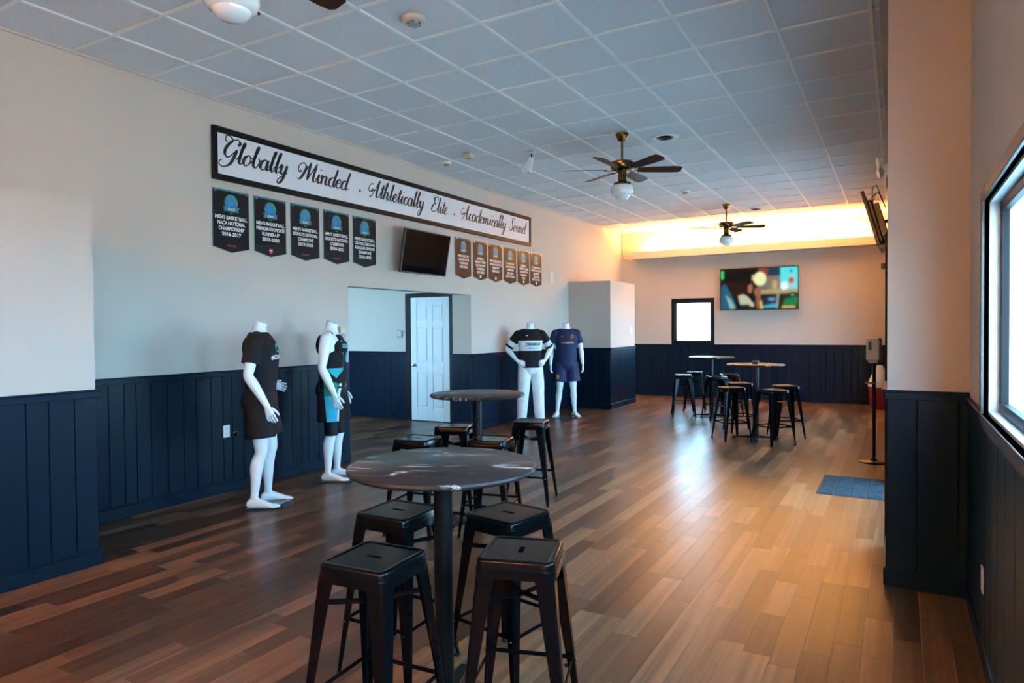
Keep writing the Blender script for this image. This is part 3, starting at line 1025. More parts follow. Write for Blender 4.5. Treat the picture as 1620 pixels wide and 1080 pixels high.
OVAL = [(.62, .88), (.45, 1.0), (.2, .85), (.07, .45), (.18, .05), (.42, 0), (.64, .2), (.72, .6), (.62, .88)]
GLY = {
    'G': (1.42, [[(.10, 1.75), (-.12, 1.95), (-.10, 2.30), (.25, 2.35), (.60, 2.05), (1.0, 2.2), (1.3, 1.95), (1.2, 1.6)],
                 [(.60, 2.05), (.25, 1.5), (.12, .9), (.30, .45), (.65, .45), (1.0, .95), (1.15, 1.2)],
                 [(1.18, 1.25), (1.1, .5), (.9, -.2), (.45, -.55), (.0, -.45), (-.1, -.1), (.1, .05)]]),
    'l': (.56, [[(-.1, .25), (.2, .9), (.40, 1.7), (.38, 2.05), (.28, 1.9), (.22, 1.2), (.22, .4), (.30, .03), (.45, .03), (.62, .25)]]),
    'o': (.86, [OVAL, [(.62, .88), (.72, .78), (.98, .85)]]),
    'b': (.86, [[(-.1, .25), (.2, .9), (.40, 1.7), (.36, 2.05), (.26, 1.9), (.20, 1.2), (.20, .4), (.32, .02), (.55, .05), (.72, .4), (.68, .85), (.55, .98)], [(.66, .85), (.78, .76), (.98, .85)]]),
    'a': (.95, [OVAL, [(.74, 1.0), (.70, .5), (.74, .08), (.86, .02), (1.05, .25)]]),
    'y': (.90, [[(-.1, .5), (.08, .95), (.2, .9), (.18, .4), (.28, .05), (.45, .08), (.66, .5)], [(.74, 1.0), (.70, .3), (.60, -.4), (.38, -.9), (.12, -.85), (.15, -.5), (.5, -.1), (.98, .3)]]),
    'M': (2.35, [[(.42, .95), (.22, .75), (.02, .95), (.05, 1.45), (.45, 1.75), (.85, 1.45), (.80, .9), (.55, .2), (.35, .0), (.15, .1)],
                 [(.50, .10), (.95, 1.1), (1.30, 1.95)], [(1.30, 1.95), (1.28, 1.0), (1.30, .05)], [(1.30, .05), (1.65, 1.0), (2.0, 1.85), (2.15, 1.95)],
                 [(2.02, 1.85), (1.96, 1.0), (1.98, .25), (2.10, .0), (2.40, .25)]]),
    'i': (.55, [[(-.1, .25), (.12, .7), (.22, 1.0)], [(.24, 1.0), (.20, .5), (.24, .08), (.38, .02), (.60, .25)], [(.34, 1.42), (.36, 1.50)]]),
    'n': (1.0, [[(-.1, .6), (.06, .98), (.16, .9), (.14, .5), (.12, 0)], [(.13, .35), (.35, .85), (.55, .98), (.66, .8), (.64, .4), (.68, .08), (.82, .02), (1.05, .25)]]),
    'm': (1.5, [[(-.1, .6), (.06, .98), (.16, .9), (.14, .5), (.12, 0)], [(.13, .35), (.32, .85), (.50, .98), (.60, .8), (.58, .4), (.57, 0)], [(.58, .35), (.80, .85), (.98, .98), (1.10, .8), (1.08, .4), (1.13, .08), (1.28, .02), (1.52, .25)]]),
    'd': (.95, [OVAL, [(.86, 2.0), (.78, 1.3), (.70, .5), (.74, .08), (.86, .02), (1.05, .25)]]),
    'e': (.74, [[(-.1, .25), (.12, .42), (.48, .58), (.60, .82), (.42, 1.0), (.18, .8), (.09, .4), (.22, .04), (.46, .02), (.82, .3)]]),
    'A': (1.72, [[(.60, .95), (.38, .62), (.05, .62), (-.08, 1.0), (.10, 1.45), (.48, 1.5)], [(.22, .05), (.42, .0), (.75, .55), (1.05, 1.4), (1.30, 2.1)],
                 [(1.30, 2.1), (1.24, 1.2), (1.24, .3), (1.36, .0), (1.75, .3)], [(.55, .72), (.95, .86), (1.35, .78)]]),
    't': (.58, [[(-.1, .25), (.2, .9), (.34, 1.6)], [(.36, 1.7), (.28, .9), (.26, .2), (.38, .01), (.64, .25)], [(.02, 1.18), (.62, 1.24)]]),
    'h': (1.0, [[(-.1, .25), (.2, .9), (.40, 1.7), (.36, 2.05), (.26, 1.9), (.18, 1.0), (.10, 0)], [(.13, .35), (.35, .85), (.55, .98), (.66, .8), (.64, .4), (.68, .08), (.82, .02), (1.05, .25)]]),
    'c': (.70, [[(.58, .78), (.52, .98), (.30, .95), (.12, .65), (.09, .3), (.24, .03), (.48, .03), (.80, .3)]]),
    'E': (1.25, [[(.95, 1.55), (1.10, 1.85), (.85, 2.1), (.45, 2.0), (.30, 1.6), (.50, 1.2), (.80, 1.1)], [(.80, 1.1), (.35, 1.05), (.05, .6), (.12, .12), (.50, 0), (.90, .15), (1.25, .5)], [(.30, 1.6), (.05, 1.75), (-.05, 2.05), (.15, 2.2)]]),
    'S': (1.15, [[(.95, 1.45), (1.15, 1.75), (.95, 2.1), (.60, 2.0), (.42, 1.6), (.60, 1.15), (.82, .7), (.72, .2), (.35, .0), (.0, .2), (.05, .55), (.30, .6)]]),
    'u': (.98, [[(-.1, .5), (.08, .95), (.2, .9), (.18, .4), (.28, .03), (.48, .08), (.68, .5)], [(.76, 1.0), (.70, .4), (.76, .05), (.90, .03), (1.05, .25)]]),
}


def catmull(pts, per=7):
    if len(pts) < 3:
        return [V((*p, 0)) for p in pts]
    P = [V((*p, 0)) for p in pts]
    if (P[0] - P[-1]).length < 1e-6:
        P = [P[-2]] + P + [P[1]]
    else:
        P = [P[0] * 2 - P[1]] + P + [P[-1] * 2 - P[-2]]
    out = []
    for i in range(1, len(P) - 2):
        for k in range(per):
            s = k / per
            a, b, c, d = P[i - 1], P[i], P[i + 1], P[i + 2]
            out.append(0.5 * ((2 * b) + (c - a) * s + (2 * a - 5 * b + 4 * c - d) * s * s + (3 * b - a - 3 * c + d) * s ** 3))
    out.append(P[-2])
    return out


def script_word(word, x0, x1, base, xh, slant=0.34, thick=0.31, thin=0.12):
    adv = sum(GLY[c][0] for c in word)
    sx = (x1 - x0) / (adv + 0.25)
    vs, fs = [], []
    cx = 0.0
    zi = 0
    for ch in word:
        a, strokes = GLY[ch]
        for st_ in strokes:
            line = catmull(st_)
            pts = [V((cx + p.x, p.y, 0)) for p in line]
            n = len(pts)
            o = len(vs)
            zi += 1
            for i, p in enumerate(pts):
                d = (pts[min(n - 1, i + 1)] - pts[max(0, i - 1)])
                d.normalize()
                dn = abs(d.y) if d.y < 0 else 0.0
                w = (thin + (thick - thin) * min(1, dn * 1.15) ** 1.4)
                e = min(i, n - 1 - i)
                if n > 3:
                    w *= (0.55, 0.85, 1.0)[min(e, 2)]
                else:
                    w = thin * 1.2
                if ch == 'i' and st_ is strokes[-1]:
                    w = thick
                # pen held level: width measured across
                nrm = V((1, -0.25, 0)) if dn > 0.35 else V((-d.y, d.x, 0))
                nrm.normalize()
                for sg in (1, -1):
                    q = p + nrm * (sg * w / 2)
                    vs.append((x0 + sx * 0.12 + (q.x) * sx + (q.y * slant) * xh, base + q.y * xh, 0.0002 * (zi % 3)))
            for i in range(n - 1):
                fs.append((o + 2 * i, o + 2 * i + 1, o + 2 * i + 3, o + 2 * i + 2))
        cx += a
    me = bpy.data.meshes.new('lettering')
    me.from_pydata(vs, [], fs)
    return me


INK = mat('black_vinyl_lettering', (0.005, 0.005, 0.006), 0.5, vary=(5, 0.05))
XH = 0.104
for wd, a, b in (('Globally', 4.06, 4.86), ('Minded', 4.96, 5.74), ('Athletically', 6.06, 7.16), ('Elite', 7.31, 7.70), ('Academically', 8.01, 9.32), ('Sound', 9.42, 9.97)):
    o = obj('lettering', script_word(wd, a - SG_Y0, b - SG_Y0, 0.190, XH), INK, t, (0, 0, 0.0195))
for y in (5.94, 7.875):
    bm = bmesh.new()
    add_lathe(bm, [(0, 0), (0.016, 0), (0.016, 0.001), (0, 0.001)], 14)
    obj('lettering_dot', bm, INK, t, (y - SG_Y0, 0.225, 0.0185))

# championship banners ---------------------------------------------------
BANK = mat('black_banner_vinyl', (0.006, 0.006, 0.009), 0.5, spec=0.15, bump=(6, 0.05), vary=(4, 0.1))
BANK_WARM = mat('cove_lit_banner_vinyl', (0.012, 0.009, 0.008), 0.40, spec=0.12, bump=(6, 0.05), vary=(4, 0.1))  # same black vinyl, with the cove's warm reflection mixed into its colour
TEAL = mat('teal_banner_edge', (0.010, 0.17, 0.22), 0.45, vary=(4, 0.05))
PRINT_W = mat('white_print', (0.72, 0.72, 0.74), 0.5, vary=(6, 0.02))
PRINT_R = mat('red_print', (0.50, 0.03, 0.03), 0.5, vary=(6, 0.05))
EM_G = mat('green_emblem_print', (0.02, 0.26, 0.16), 0.5, vary=(30, 0.3))
EM_B = mat('blue_emblem_print', (0.015, 0.20, 0.50), 0.5, vary=(30, 0.3))
EM_T = mat('teal_emblem_print', (0.015, 0.20, 0.24), 0.5, vary=(30, 0.2))


def disc(bm, cx, cy, rx, ry, z, a0=0, a1=360, rin=0.0, n=20):
    full = abs(a1 - a0) >= 360
    m = n if full else n + 1
    o = [bm.verts.new((cx + rx * math.cos(math.radians(a0 + (a1 - a0) * k / n)), cy + ry * math.sin(math.radians(a0 + (a1 - a0) * k / n)), z)) for k in range(m)]
    if rin > 0:
        i = [bm.verts.new((cx + rx * rin * math.cos(math.radians(a0 + (a1 - a0) * k / n)), cy + ry * rin * math.sin(math.radians(a0 + (a1 - a0) * k / n)), z)) for k in range(m)]
        for k in range(n if full else n):
            k2 = (k + 1) % m
            if k + 1 < m or full:
                bm.faces.new((o[k], o[k2], i[k2], i[k]))
    else:
        bm.faces.new(o)


def banner(label, y0, y1, ztop, lines, logo, cloth=BANK, group='championship banners on the left wall'):
    w = y1 - y0
    t = thing('championship_banner', label, 'banner', (LEFT, y0, ztop), FACE_PX, group)
    h, tip = 0.545, 0.048
    bm = bmesh.new()
    add_prism(bm, [(0, 0), (0, -h), (w / 2, -h - tip), (w, -h), (w, 0)], 0.003, 0.008)
    obj('border', bm, TEAL, t)
    e = 0.006
    bm = bmesh.new()
    add_prism(bm, [(e, -0.017), (e, -h + e * .3), (w / 2, -h - tip + e), (w - e, -h + e * .3), (w - e, -0.017)], 0.004, 0.0095)
    obj('cloth', bm, cloth, t)
    for x in (0.03, w - 0.03):
        bm = bmesh.new()
        add_lathe(bm, [(0.004, 0.0), (0.012, 0.0), (0.011, 0.004), (0.004, 0.004), (0.004, 0.0)], 12)
        obj('grommet', bm, CHROME, t, (x, -0.022, 0.0085), smooth=True)
    # round emblem with ribbon
    cx, cy = w / 2, -0.118
    z = 0.0100
    bm = bmesh.new(); disc(bm, cx, cy, 0.073, 0.078, z, -40, 220, 0.0); em = obj('emblem', bm, EM_G, t)
    bm = bmesh.new(); disc(bm, cx - 0.008, cy + 0.010, 0.048, 0.052, z + .0004); disc(bm, cx + 0.045, cy - 0.025, 0.02, 0.03, z + .0004); disc(bm, cx - 0.045, cy - 0.03, 0.022, 0.026, z + .0004); obj('emblem_field', bm, EM_B, em)
    bm = bmesh.new()
    for s in (-1, 1):
        vs = [(cx + s * 0.02, cy - 0.045), (cx + s * 0.095, cy - 0.040), (cx + s * 0.075, cy - 0.062), (cx + s * 0.085, cy - 0.085), (cx + s * 0.02, cy - 0.085)]
        vv = [bm.verts.new((a, b, z + .0006)) for a, b in vs]
        bm.faces.new(vv)
    disc(bm, cx, cy - 0.062, 0.042, 0.024, z + .0008)
    obj('emblem_ribbon', bm, EM_T, em)
    obj('emblem_lettering', text_mesh('GOATS', 0.078, 0.022, 0.03), PRINT_W, em, (cx, cy - 0.064, z + .0016))
    bm = bmesh.new()
    for q, (hw, dy) in enumerate(((0.045, 0.092), (0.022, 0.102))):
        vv = [bm.verts.new((cx + sx, cy - dy + sy, z)) for sx, sy in ((-hw, 0.004), (0, -0.010), (hw, 0.004), (0, -0.005))]
        bm.faces.new((vv[0], vv[1], vv[3])); bm.faces.new((vv[1], vv[2], vv[3]))
    obj('emblem_chevron', bm, EM_G, em)
    zt = -0.262
    step = 0.052
    for k, ln in enumerate(lines):
        wd = min(w * 0.88, 0.0235 * len(ln))
        obj('lettering', text_mesh(ln, wd, 0.037, 0.035), PRINT_W, t, (w / 2, zt - k * step, 0.0108))
    if logo == 'red':
        obj('sponsor_mark', text_mesh('BIGSHOTS' if 'BIGSHOTS' in ' '.join(lines) else 'NACA', 0.10, 0.016, 0.03), PRINT_R, t, (w / 2, -h + 0.018, 0.0108))
    elif logo:
        bm = bmesh.new()
        add_prism(bm, [(w / 2 - 0.022, -h + 0.035), (w / 2 - 0.022, -h + 0.004), (w / 2, -h - 0.020), (w / 2 + 0.022, -h + 0.004), (w / 2 + 0.022, -h + 0.035)], 0.0096, 0.0102)
        sm = obj('sponsor_shield', bm, PRINT_R if logo == 'shield' else PRINT_W, t)
        if logo == 'shield':
            obj('sponsor_lettering', text_mesh('PH', 0.03, 0.016, 0.03), PRINT_W, sm, (w / 2, -h + 0.018, 0.0108))
    return t


ZT = 2.858
banner('black banner at the far left, naming the 2016-2017 championship', 3.985, 4.387, ZT, ["MEN'S BASKETBALL", 'NACA NATIONAL', 'CHAMPIONSHIP', '2016-2017'], 'red')
banner('black runner-up banner, second from the left', 4.447, 4.843, ZT, ["MEN'S BASKETBALL", 'PHENOM HOOPSTATE', 'RUNNER-UP', '2019-2020'], 'shield')
banner('black banner in the middle of the left row of five, dated 2019-2020', 4.906, 5.303, ZT, ["MEN'S BASKETBALL", 'BIGSHOTS NATIONAL', 'CHAMPIONS', '2019-2020'], 'red')
banner('black banner fourth in the left row, dated 2020-2021 in four lines', 5.366, 5.763, ZT, ["MEN'S BASKETBALL", 'BIGSHOTS NATIONAL', 'CHAMPIONS', '2020-2021'], 'red')
banner('black banner with five lines of text, last in the left row before the television', 5.826, 6.222, ZT, ["MEN'S BASKETBALL", 'CENTRAL CAROLINA', 'REGULAR SEASON', 'CHAMPIONS', '2020-2021'], None)
G2 = 'championship banners past the television'
banner('banner directly right of the wall television, first in the right row', 7.905, 8.312, ZT - 0.008, ["MEN'S SOCCER", 'CHANGE STATE', 'CHAMPIONS', '2020-2021'], None, BANK_WARM, G2)
banner('second banner to the right of the wall television', 8.371, 8.764, ZT - 0.008, ['BASEBALL', 'PERFECT GAME', 'FL SHOWDOWN', 'CHAMPIONS', '2020-2021'], 'mark', BANK_WARM, G2)
banner('third banner to the right of the wall television', 8.812, 9.212, ZT - 0.010, ["MEN'S BASKETBALL", 'PHENOM HOOPSTATE', 'CHAMPIONS', '2020-2021'], 'mark', BANK_WARM, G2)
banner('fourth banner to the right of the wall television, third from the end', 9.269, 9.670, ZT - 0.012, ['U-19 SOCCER', 'CHANGE STATE', 'CHAMPIONS', '2021-2022', 'BACK TO BACK'], None, BANK_WARM, G2)
banner('last but one banner in the right row', 9.725, 10.122, ZT - 0.012, ['BASEBALL', 'PERFECT GAME', 'FL SHOWDOWN', 'CHAMPIONS', '2022'], 'mark', BANK_WARM, G2)
banner('rightmost banner, at the end of the right row', 10.172, 10.580, ZT - 0.012, ['U-19 BASKETBALL', 'PHENOM HOOPSTATE', 'CHAMPIONS', '2021-2022', 'BACK TO BACK'], 'mark', BANK_WARM, G2)

# televisions --------------------------------------------------------------


def television(label, loc, rot, w, h, arm, screen=None, deep=False):
    """loc: centre of the screen; local z = out of the screen"""
    t = thing('television', label, 'television', loc, rot)
    bm = bmesh.new()
    add_box(bm, (-w / 2, -h / 2, -0.030), (w / 2, h / 2, -0.004), 0.004)
    add_box(bm, (-w * 0.36, -h * 0.36, -0.060), (w * 0.36, h * 0.30, -0.028), 0.010)
    if deep:
        add_box(bm, (-w * 0.40, -h * 0.46, -0.070), (w * 0.40, h * 0.34, -0.026), 0.012)
    obj('housing', bm, PLASTIC_K, t)
    bz = 0.014
    bm = bmesh.new()
    for lo, hi in (((-w / 2, h / 2 - bz, -0.006), (w / 2, h / 2, 0)), ((-w / 2, -h / 2, -0.006), (w / 2, -h / 2 + bz * 1.3, 0)), ((-w / 2, -h / 2, -0.006), (-w / 2 + bz, h / 2, 0)), ((w / 2 - bz, -h / 2, -0.006), (w / 2, h / 2, 0))):
        add_box(bm, lo, hi, 0.002)
    obj('bezel', bm, PLASTIC_K, t)
    if screen is None:
        obj('screen', boxes([((-w / 2 + bz, -h / 2 + bz, -0.008), (w / 2 - bz, h / 2 - bz, -0.002))]), SCREEN, t)
    else:
        screen(t, w - 2 * bz, h - 2 * bz)
    bm = bmesh.new()
    inv = rot.inverted() if isinstance(rot, Matrix) else rot.to_matrix().inverted()
    a = V((0, 0, -0.055))
    b = inv @ (V(arm) - V(loc))
    for dx in (-0.12, 0.12):
        add_box(bm, (dx - 0.015, -h * 0.33, -0.075), (dx + 0.015, h * 0.33, -0.055), 0.002)
    add_tube(bm, [a + V((0, 0, -0.005)), b], 0.02, 8)
    obj('wall_bracket', bm, BLACK_M, t)
    return t


# tilted television on the left wall
tilt = math.radians(10.5)
rotL = FACE_PX @ Matrix.Rotation(tilt, 3, 'X')
television('dark switched-off television tilted down from the left wall between banners', (LEFT + 0.17, 7.02, 2.515), rotL, 0.965, 0.555, (LEFT + 0.005, 7.02, 2.53))


# picture on the far screen: smooth colour patches held in the vertices
def screen_picture(parent, w, h):
    nx, ny = 120, 66

    def inside(poly, x, y):
        c = False
        j = len(poly) - 1
        for i in range(len(poly)):
            xi, yi = poly[i]
            xj, yj = poly[j]
            if (yi > y) != (yj > y) and x < (xj - xi) * (y - yi) / (yj - yi + 1e-12) + xi:
                c = not c
            j = i
        return c

    def ell(cx, cy, rx, ry):
        return [(cx + rx * math.cos(k * math.pi / 10), cy + ry * math.sin(k * math.pi / 10)) for k in range(20)]

    P = [
        ([(0.5, 0), (1, 0), (1, 0.5), (0.5, 0.5)], (.20, .22, .21)),
        ([(0.5, 0), (0.62, 0), (0.62, .28), (0.5, .2)], (.30, .08, .05)),
        ([(0.62, 0), (0.78, 0), (0.78, .22), (0.62, .26)], (.02, .07, .13)),
        (ell(0.52, .26, .085, .17), (.80, .82, .50)),
        ([(0.62, .2), (0.78, .2), (0.78, .55), (0.62, .55)], (.28, .22, .18)),
        (ell(0.71, .42, .035, .12), (.55, .42, .25)),
        ([(0.45, .52), (1, .52), (1, .64), (0.45, .64)], (.45, .38, .20)),
        ([(0.78, 0), (1, 0), (1, .53), (0.78, .53)], (.12, .75, .78)),
        (ell(0.83, .45, .05, .10), (.75, .90, .92)),
        (ell(0.915, .12, .014, .05), (.02, .05, .06)),
        ([(0.905, .12), (0.925, .12), (0.95, .26), (0.97, .4), (0.96, .5), (0.88, .5), (0.87, .4), (0.89, .26)], (.40, .60, .66)),
        (ell(0.915, .32, .033, .07), (.42, .14, .10)),
        ([(0.55, .7), (0.74, .66), (0.75, 1), (0.5, 1)], (.02, .05, .08)),
        (ell(0.67, .76, .05, .04), (.15, .35, .60)),
        ([(0.55, .92), (0.70, .86), (0.74, .90), (0.74, .96), (0.55, .97)], (.08, .45, .60)),
        ([(0.74, .6), (0.77, .6), (0.75, 1), (0.72, 1)], (.35, .40, .35)),
        ([(0.83, .66), (0.92, .60), (1, .62), (1, 1), (0.77, 1)], (.01, .05, .03)),
        ([(0.84, .76), (1, .72), (1, .90), (0.80, .92)], (.01, .26, .10)),
        (ell(0.93, .67, .02, .03), (.10, .40, .55)),
        ([(0.80, .93), (0.96, .92), (0.97, .98), (0.80, .98)], (.75, .50, .20)),
        # dark seated figure seen from the side
        ([(0, 0), (0.44, 0), (0.46, .1), (0.43, .28), (0.40, .36), (0.36, .45), (0.37, .60), (0.42, .68), (0.45, .78), (0.45, 1), (0, 1)], (.012, .010, .010)),
        ([(0.08, .3), (0.34, .36), (0.36, .62), (0.2, .8), (0.1, .5)], (.040, .016, .010)),
        ([(0.42, .15), (0.45, .18), (0.43, .30), (0.41, .29)], (.60, .55, .40)),
        ([(0.36, .42), (0.41, .36), (0.43, .46), (0.41, .60), (0.365, .60)], (.40, .20, .12)),
        ([(0.455, .50), (0.50, .43), (0.535, .48), (0.53, .70), (0.50, .78), (0.46, .68)], (.36, .16, .12)),
        ([(0.46, .75), (0.53, .72), (0.56, 1), (0.48, 1)], (.30, .16, .09)),
        ([(0.515, .8), (0.54, .78), (0.56, 1), (0.53, 1)], (.80, .60, .15)),
        ([(0, .42), (0.06, .34), (0.12, .55), (0.2, .85), (0.21, 1), (0, 1)], (.03, .16, .25)),
        ([(0.06, .62), (0.14, .75), (0.2, .95), (0.13, 1)], (.30, .50, .45)),
        ([(0.23, .66), (0.30, .62), (0.36, .68), (0.45, .88), (0.43, .95), (0.34, .88), (0.26, .88)], (.55, .55, .42)),
        ([(0.27, .9), (0.36, .87), (0.43, .97), (0.42, 1), (0.25, 1)], (.03, .03, .03)),
        ([(0.0, .03), (0.04, .03), (0.045, .2), (0.02, .26), (0.0, .22)], (.05, .70, .20)),
    ]
    grid = [[(.02, .02, .02)] * (nx + 1) for _ in range(ny + 1)]
    for poly, c in P:
        x0, x1 = min(p[0] for p in poly), max(p[0] for p in poly)
        y0, y1 = min(p[1] for p in poly), max(p[1] for p in poly)
        for j in range(max(0, int(y0 * ny) - 1), min(ny, int(y1 * ny) + 1) + 1):
            for i in range(max(0, int(x0 * nx) - 1), min(nx, int(x1 * nx) + 1) + 1):
                cov = sum(inside(poly, (i + a) / nx, (j + b) / ny) for a in (-.35, .35) for b in (-.35, .35)) / 4.0
                if cov:
                    g = grid[j][i]
                    grid[j][i] = tuple(g[k] * (1 - cov) + c[k] * cov for k in range(3))
    # a film picture is soft: light blurs
    for _ in range(6):
        src = grid
        grid = [[tuple((4 * src[j][i][k] + src[max(0, j - 1)][i][k] + src[min(ny, j + 1)][i][k] + src[j][max(0, i - 1)][k] + src[j][min(nx, i + 1)][k]) / 8 for k in range(3)) for i in range(nx + 1)] for j in range(ny + 1)]
    grid = [[tuple(min(1.2, 1.35 * c ** 1.25) for c in q) for q in row] for row in grid]
    vs = [(-w / 2 + w * i / nx, h / 2 - h * j / ny, -0.003) for j in range(ny + 1) for i in range(nx + 1)]
    fs = [(j * (nx + 1) + i, (j + 1) * (nx + 1) + i, (j + 1) * (nx + 1) + i + 1, j * (nx + 1) + i + 1) for j in range(ny) for i in range(nx)]
    me = bpy.data.meshes.new('screen')
    me.from_pydata(vs, [], fs)
    ca = me.color_attributes.new('picture', 'FLOAT_COLOR', 'POINT')
    flat = []
    for j in range(ny + 1):
        for i in range(nx + 1):
            flat += [*grid[j][i], 1.0]
    ca.data.foreach_set('color', flat)
    m = bpy.data.materials.new('lit_screen')
    m.use_nodes = True
    nt = m.node_tree
    b = nt.nodes['Principled BSDF']
    at = nt.nodes.new('ShaderNodeAttribute'); at.attribute_name = 'picture'
    b.inputs['Base Color'].default_value = (0.004, 0.004, 0.005, 1)
    b.inputs['Roughness'].default_value = 0.12
    b.inputs['IOR'].default_value = 1.15
    nt.links.new(at.outputs['Color'], b.inputs['Emission Color'])
    b.inputs['Emission Strength'].default_value = SCREEN_GLOW
    obj('screen', me, m, parent)


SCREEN_GLOW = 0.30
television('lit television showing a film scene on the back wall', (-2.485, BACK - 0.105, 2.305), FACE_NY, 1.545, 0.879, (-2.485, BACK - 0.004, 2.305), screen_picture)

# television on the right wall, seen from its edge
rotR = FACE_NX @ Matrix.Rotation(math.radians(-1.5), 3, 'Y') @ Matrix.Rotation(math.radians(15), 3, 'X')
tvr = television('black television leaning out from the right wall high above the stand, seen edge-on', (-0.240, 8.05, 2.60), rotR, 0.95, 0.56, (RFAR - 0.005, 8.05, 2.62), deep=True)
obj('mount_box', boxes([((-0.36, -0.20, -0.125), (0.36, 0.14, -0.060))], 0.006), PLASTIC_K, tvr)
bm = bmesh.new()
for k, (dx, zt) in enumerate(((-0.10, 0.30), (0.02, 0.36), (0.14, 0.26))):
    add_tube(bm, [(dx, 0.10, -0.06), (dx + 0.02, 0.24, -0.075), (dx + 0.03, zt, -0.11), (dx, zt + 0.02, -0.15), (dx - 0.04, 0.12, -0.17)], 0.004, 6)
obj('cable', bm, PLASTIC_K, tvr, smooth=True)
obj('media_box', boxes([((0.10, -0.325, -0.080), (0.42, -0.285, -0.010))], 0.004), PLASTIC_K, tvr)

# ceiling fans ---------------------------------------------------------------


def make_fan():
    t = thing('ceiling_fan', 'x', 'ceiling fan')
    bm = bmesh.new()
    add_lathe(bm, [(0, 0), (0.072, 0), (0.072, -0.012), (0.064, -0.03), (0.045, -0.075), (0.034, -0.085), (0, -0.085)], 28)
    obj('canopy', bm, BRASS, t, smooth=True)
    bm = bmesh.new()
    add_tube(bm, [(0, 0, -0.08), (0, 0, -0.315)], 0.0125, 14)
    obj('downrod', bm, BRASS, t, smooth=True)
    bm = bmesh.new()
    add_lathe(bm, [(0, -0.30), (0.05, -0.302), (0.118, -0.312), (0.128, -0.322), (0.128, -0.378), (0.118, -0.392), (0.085, -0.402), (0.05, -0.415), (0.05, -0.43), (0, -0.43)], 36)
    obj('motor', bm, BRASS, t, smooth=True)
    bm = bmesh.new()
    add_lathe(bm, [(0, -0.42), (0.042, -0.42), (0.046, -0.45), (0.046, -0.52), (0.062, -0.535), (0.094, -0.545), (0.096, -0.565), (0, -0.565)], 28)
    obj('light_fitter', bm, BRASS, t, smooth=True)
    bm = bmesh.new()
    add_lathe(bm, [(0.0, -0.555), (0.088, -0.555), (0.094, -0.568), (0.118, -0.580), (0.124, -0.610), (0.122, -0.655), (0.108, -0.676), (0.086, -0.686), (0.080, -0.702), (0.058, -0.720), (0.0, -0.728)], 36)
    obj('globe_shade', bm, OPAL, t, smooth=True)
    bm = bmesh.new()
    add_tube(bm, [(0.085, 0.05, -0.53), (0.10, 0.06, -0.60), (0.10, 0.06, -0.665)], 0.0016, 5)
    add_sphere(bm, (0.10, 0.06, -0.672), 0.008, 8)
    obj('pull_chain', bm, BRASS, t)
    for k in range(6):
        rot = Euler((0, 0, math.radians(60 * k)))
        bm = bmesh.new()
        add_tube(bm, [(0.07, 0, -0.405), (0.13, 0, -0.412), (0.20, 0, -0.408)], [(0.016, 0.004), (0.011, 0.004), (0.03, 0.003)], 8)
        iron = obj('blade_iron', bm, BRASS, t, rot=rot)
        # blade: rounded plank, pitched
        bm = bmesh.new()
        out = [(0.17, -0.05), (0.30, -0.062), (0.56, -0.072), (0.63, -0.066), (0.655, -0.040), (0.655, 0.040), (0.63, 0.066), (0.56, 0.072), (0.30, 0.062), (0.17, 0.05)]
        add_prism(bm, out, -0.003, 0.003)
        obj('blade', bm, WALNUT, iron, (0, 0, -0.400), Euler((math.radians(-13), 0, 0)))
    return t


fan0 = make_fan()
FANS = [('brass ceiling fan cut off by the top of the picture, white globe showing', -2.65, 2.04, 26.0),
        ('brass ceiling fan with dark blades in the middle of the room', -2.653, 7.073, 28.0),
        ('ceiling fan farthest back, dark against the bright cove', -2.611, 12.103, 21.0)]
for k, (lab, x, y, a) in enumerate(FANS):
    f = fan0 if k == 0 else copy_tree(fan0)
    f.location = (x, y, CEIL - 0.004)
    f.rotation_euler = (0, 0, math.radians(a))
    tag(f, lab, 'ceiling fan', 'brass ceiling fans')

# ceiling fittings -----------------------------------------------------------
for lab, x, y in (('round ceiling vent beside the middle fan', -2.288, 7.47), ('round ceiling vent near the farthest fan', -2.254, 12.846)):
    t = thing('ceiling_vent', lab, 'vent', (x, y, CEIL - 0.001), None, 'round ceiling vents')
    bm = bmesh.new()
    add_lathe(bm, [(0.095, 0.004), (0.150, 0.004), (0.148, -0.010), (0.125, -0.016), (0.100, -0.008), (0.095, 0.004)], 32)
    obj('rim', bm, PLASTIC_W, t, smooth=True)
    bm = bmesh.new()
    add_lathe(bm, [(0, 0.004), (0.097, 0.004), (0.097, 0.0), (0, 0.0)], 24)
    obj('throat', bm, PLASTIC_K, t)
    for rr in (0.035, 0.065):
        bm = bmesh.new()
        add_lathe(bm, [(rr, 0.0), (rr + 0.012, -0.012), (rr + 0.010, -0.013), (rr - 0.002, -0.001), (rr, 0.0)], 24)
        obj('diffuser_ring', bm, PLASTIC_K, t, smooth=True)


def detector(label, x, y, r, h, m=PLASTIC_W, name='smoke_detector', sensor=PLASTIC_G):
    t = thing(name, label, 'detector', (x, y, CEIL - 0.003))
    bm = bmesh.new()
    add_lathe(bm, [(0, 0), (r, 0), (r, -h * 0.35), (r * 0.93, -h * 0.5), (r * 0.8, -h * 0.6), (0, -h * 0.6)], 28)
    obj('base', bm, m, t, smooth=True)
    bm = bmesh.new()
    add_lathe(bm, [(0, -h * 0.58), (r * 0.55, -h * 0.58), (r * 0.5, -h * 0.9), (r * 0.35, -h), (0, -h)], 24)
    obj('sensor_head', bm, sensor, t, smooth=True)
    for k in range(6):
        a = k * math.pi / 3
        bm = bmesh.new()
        add_box(bm, (r * 0.46, -0.004, -h * 0.88), (r * 0.57, 0.004, -h * 0.6))
        obj('sensor_slot', bm, PLASTIC_K, t, rot=Euler((0, 0, a)))
    return t


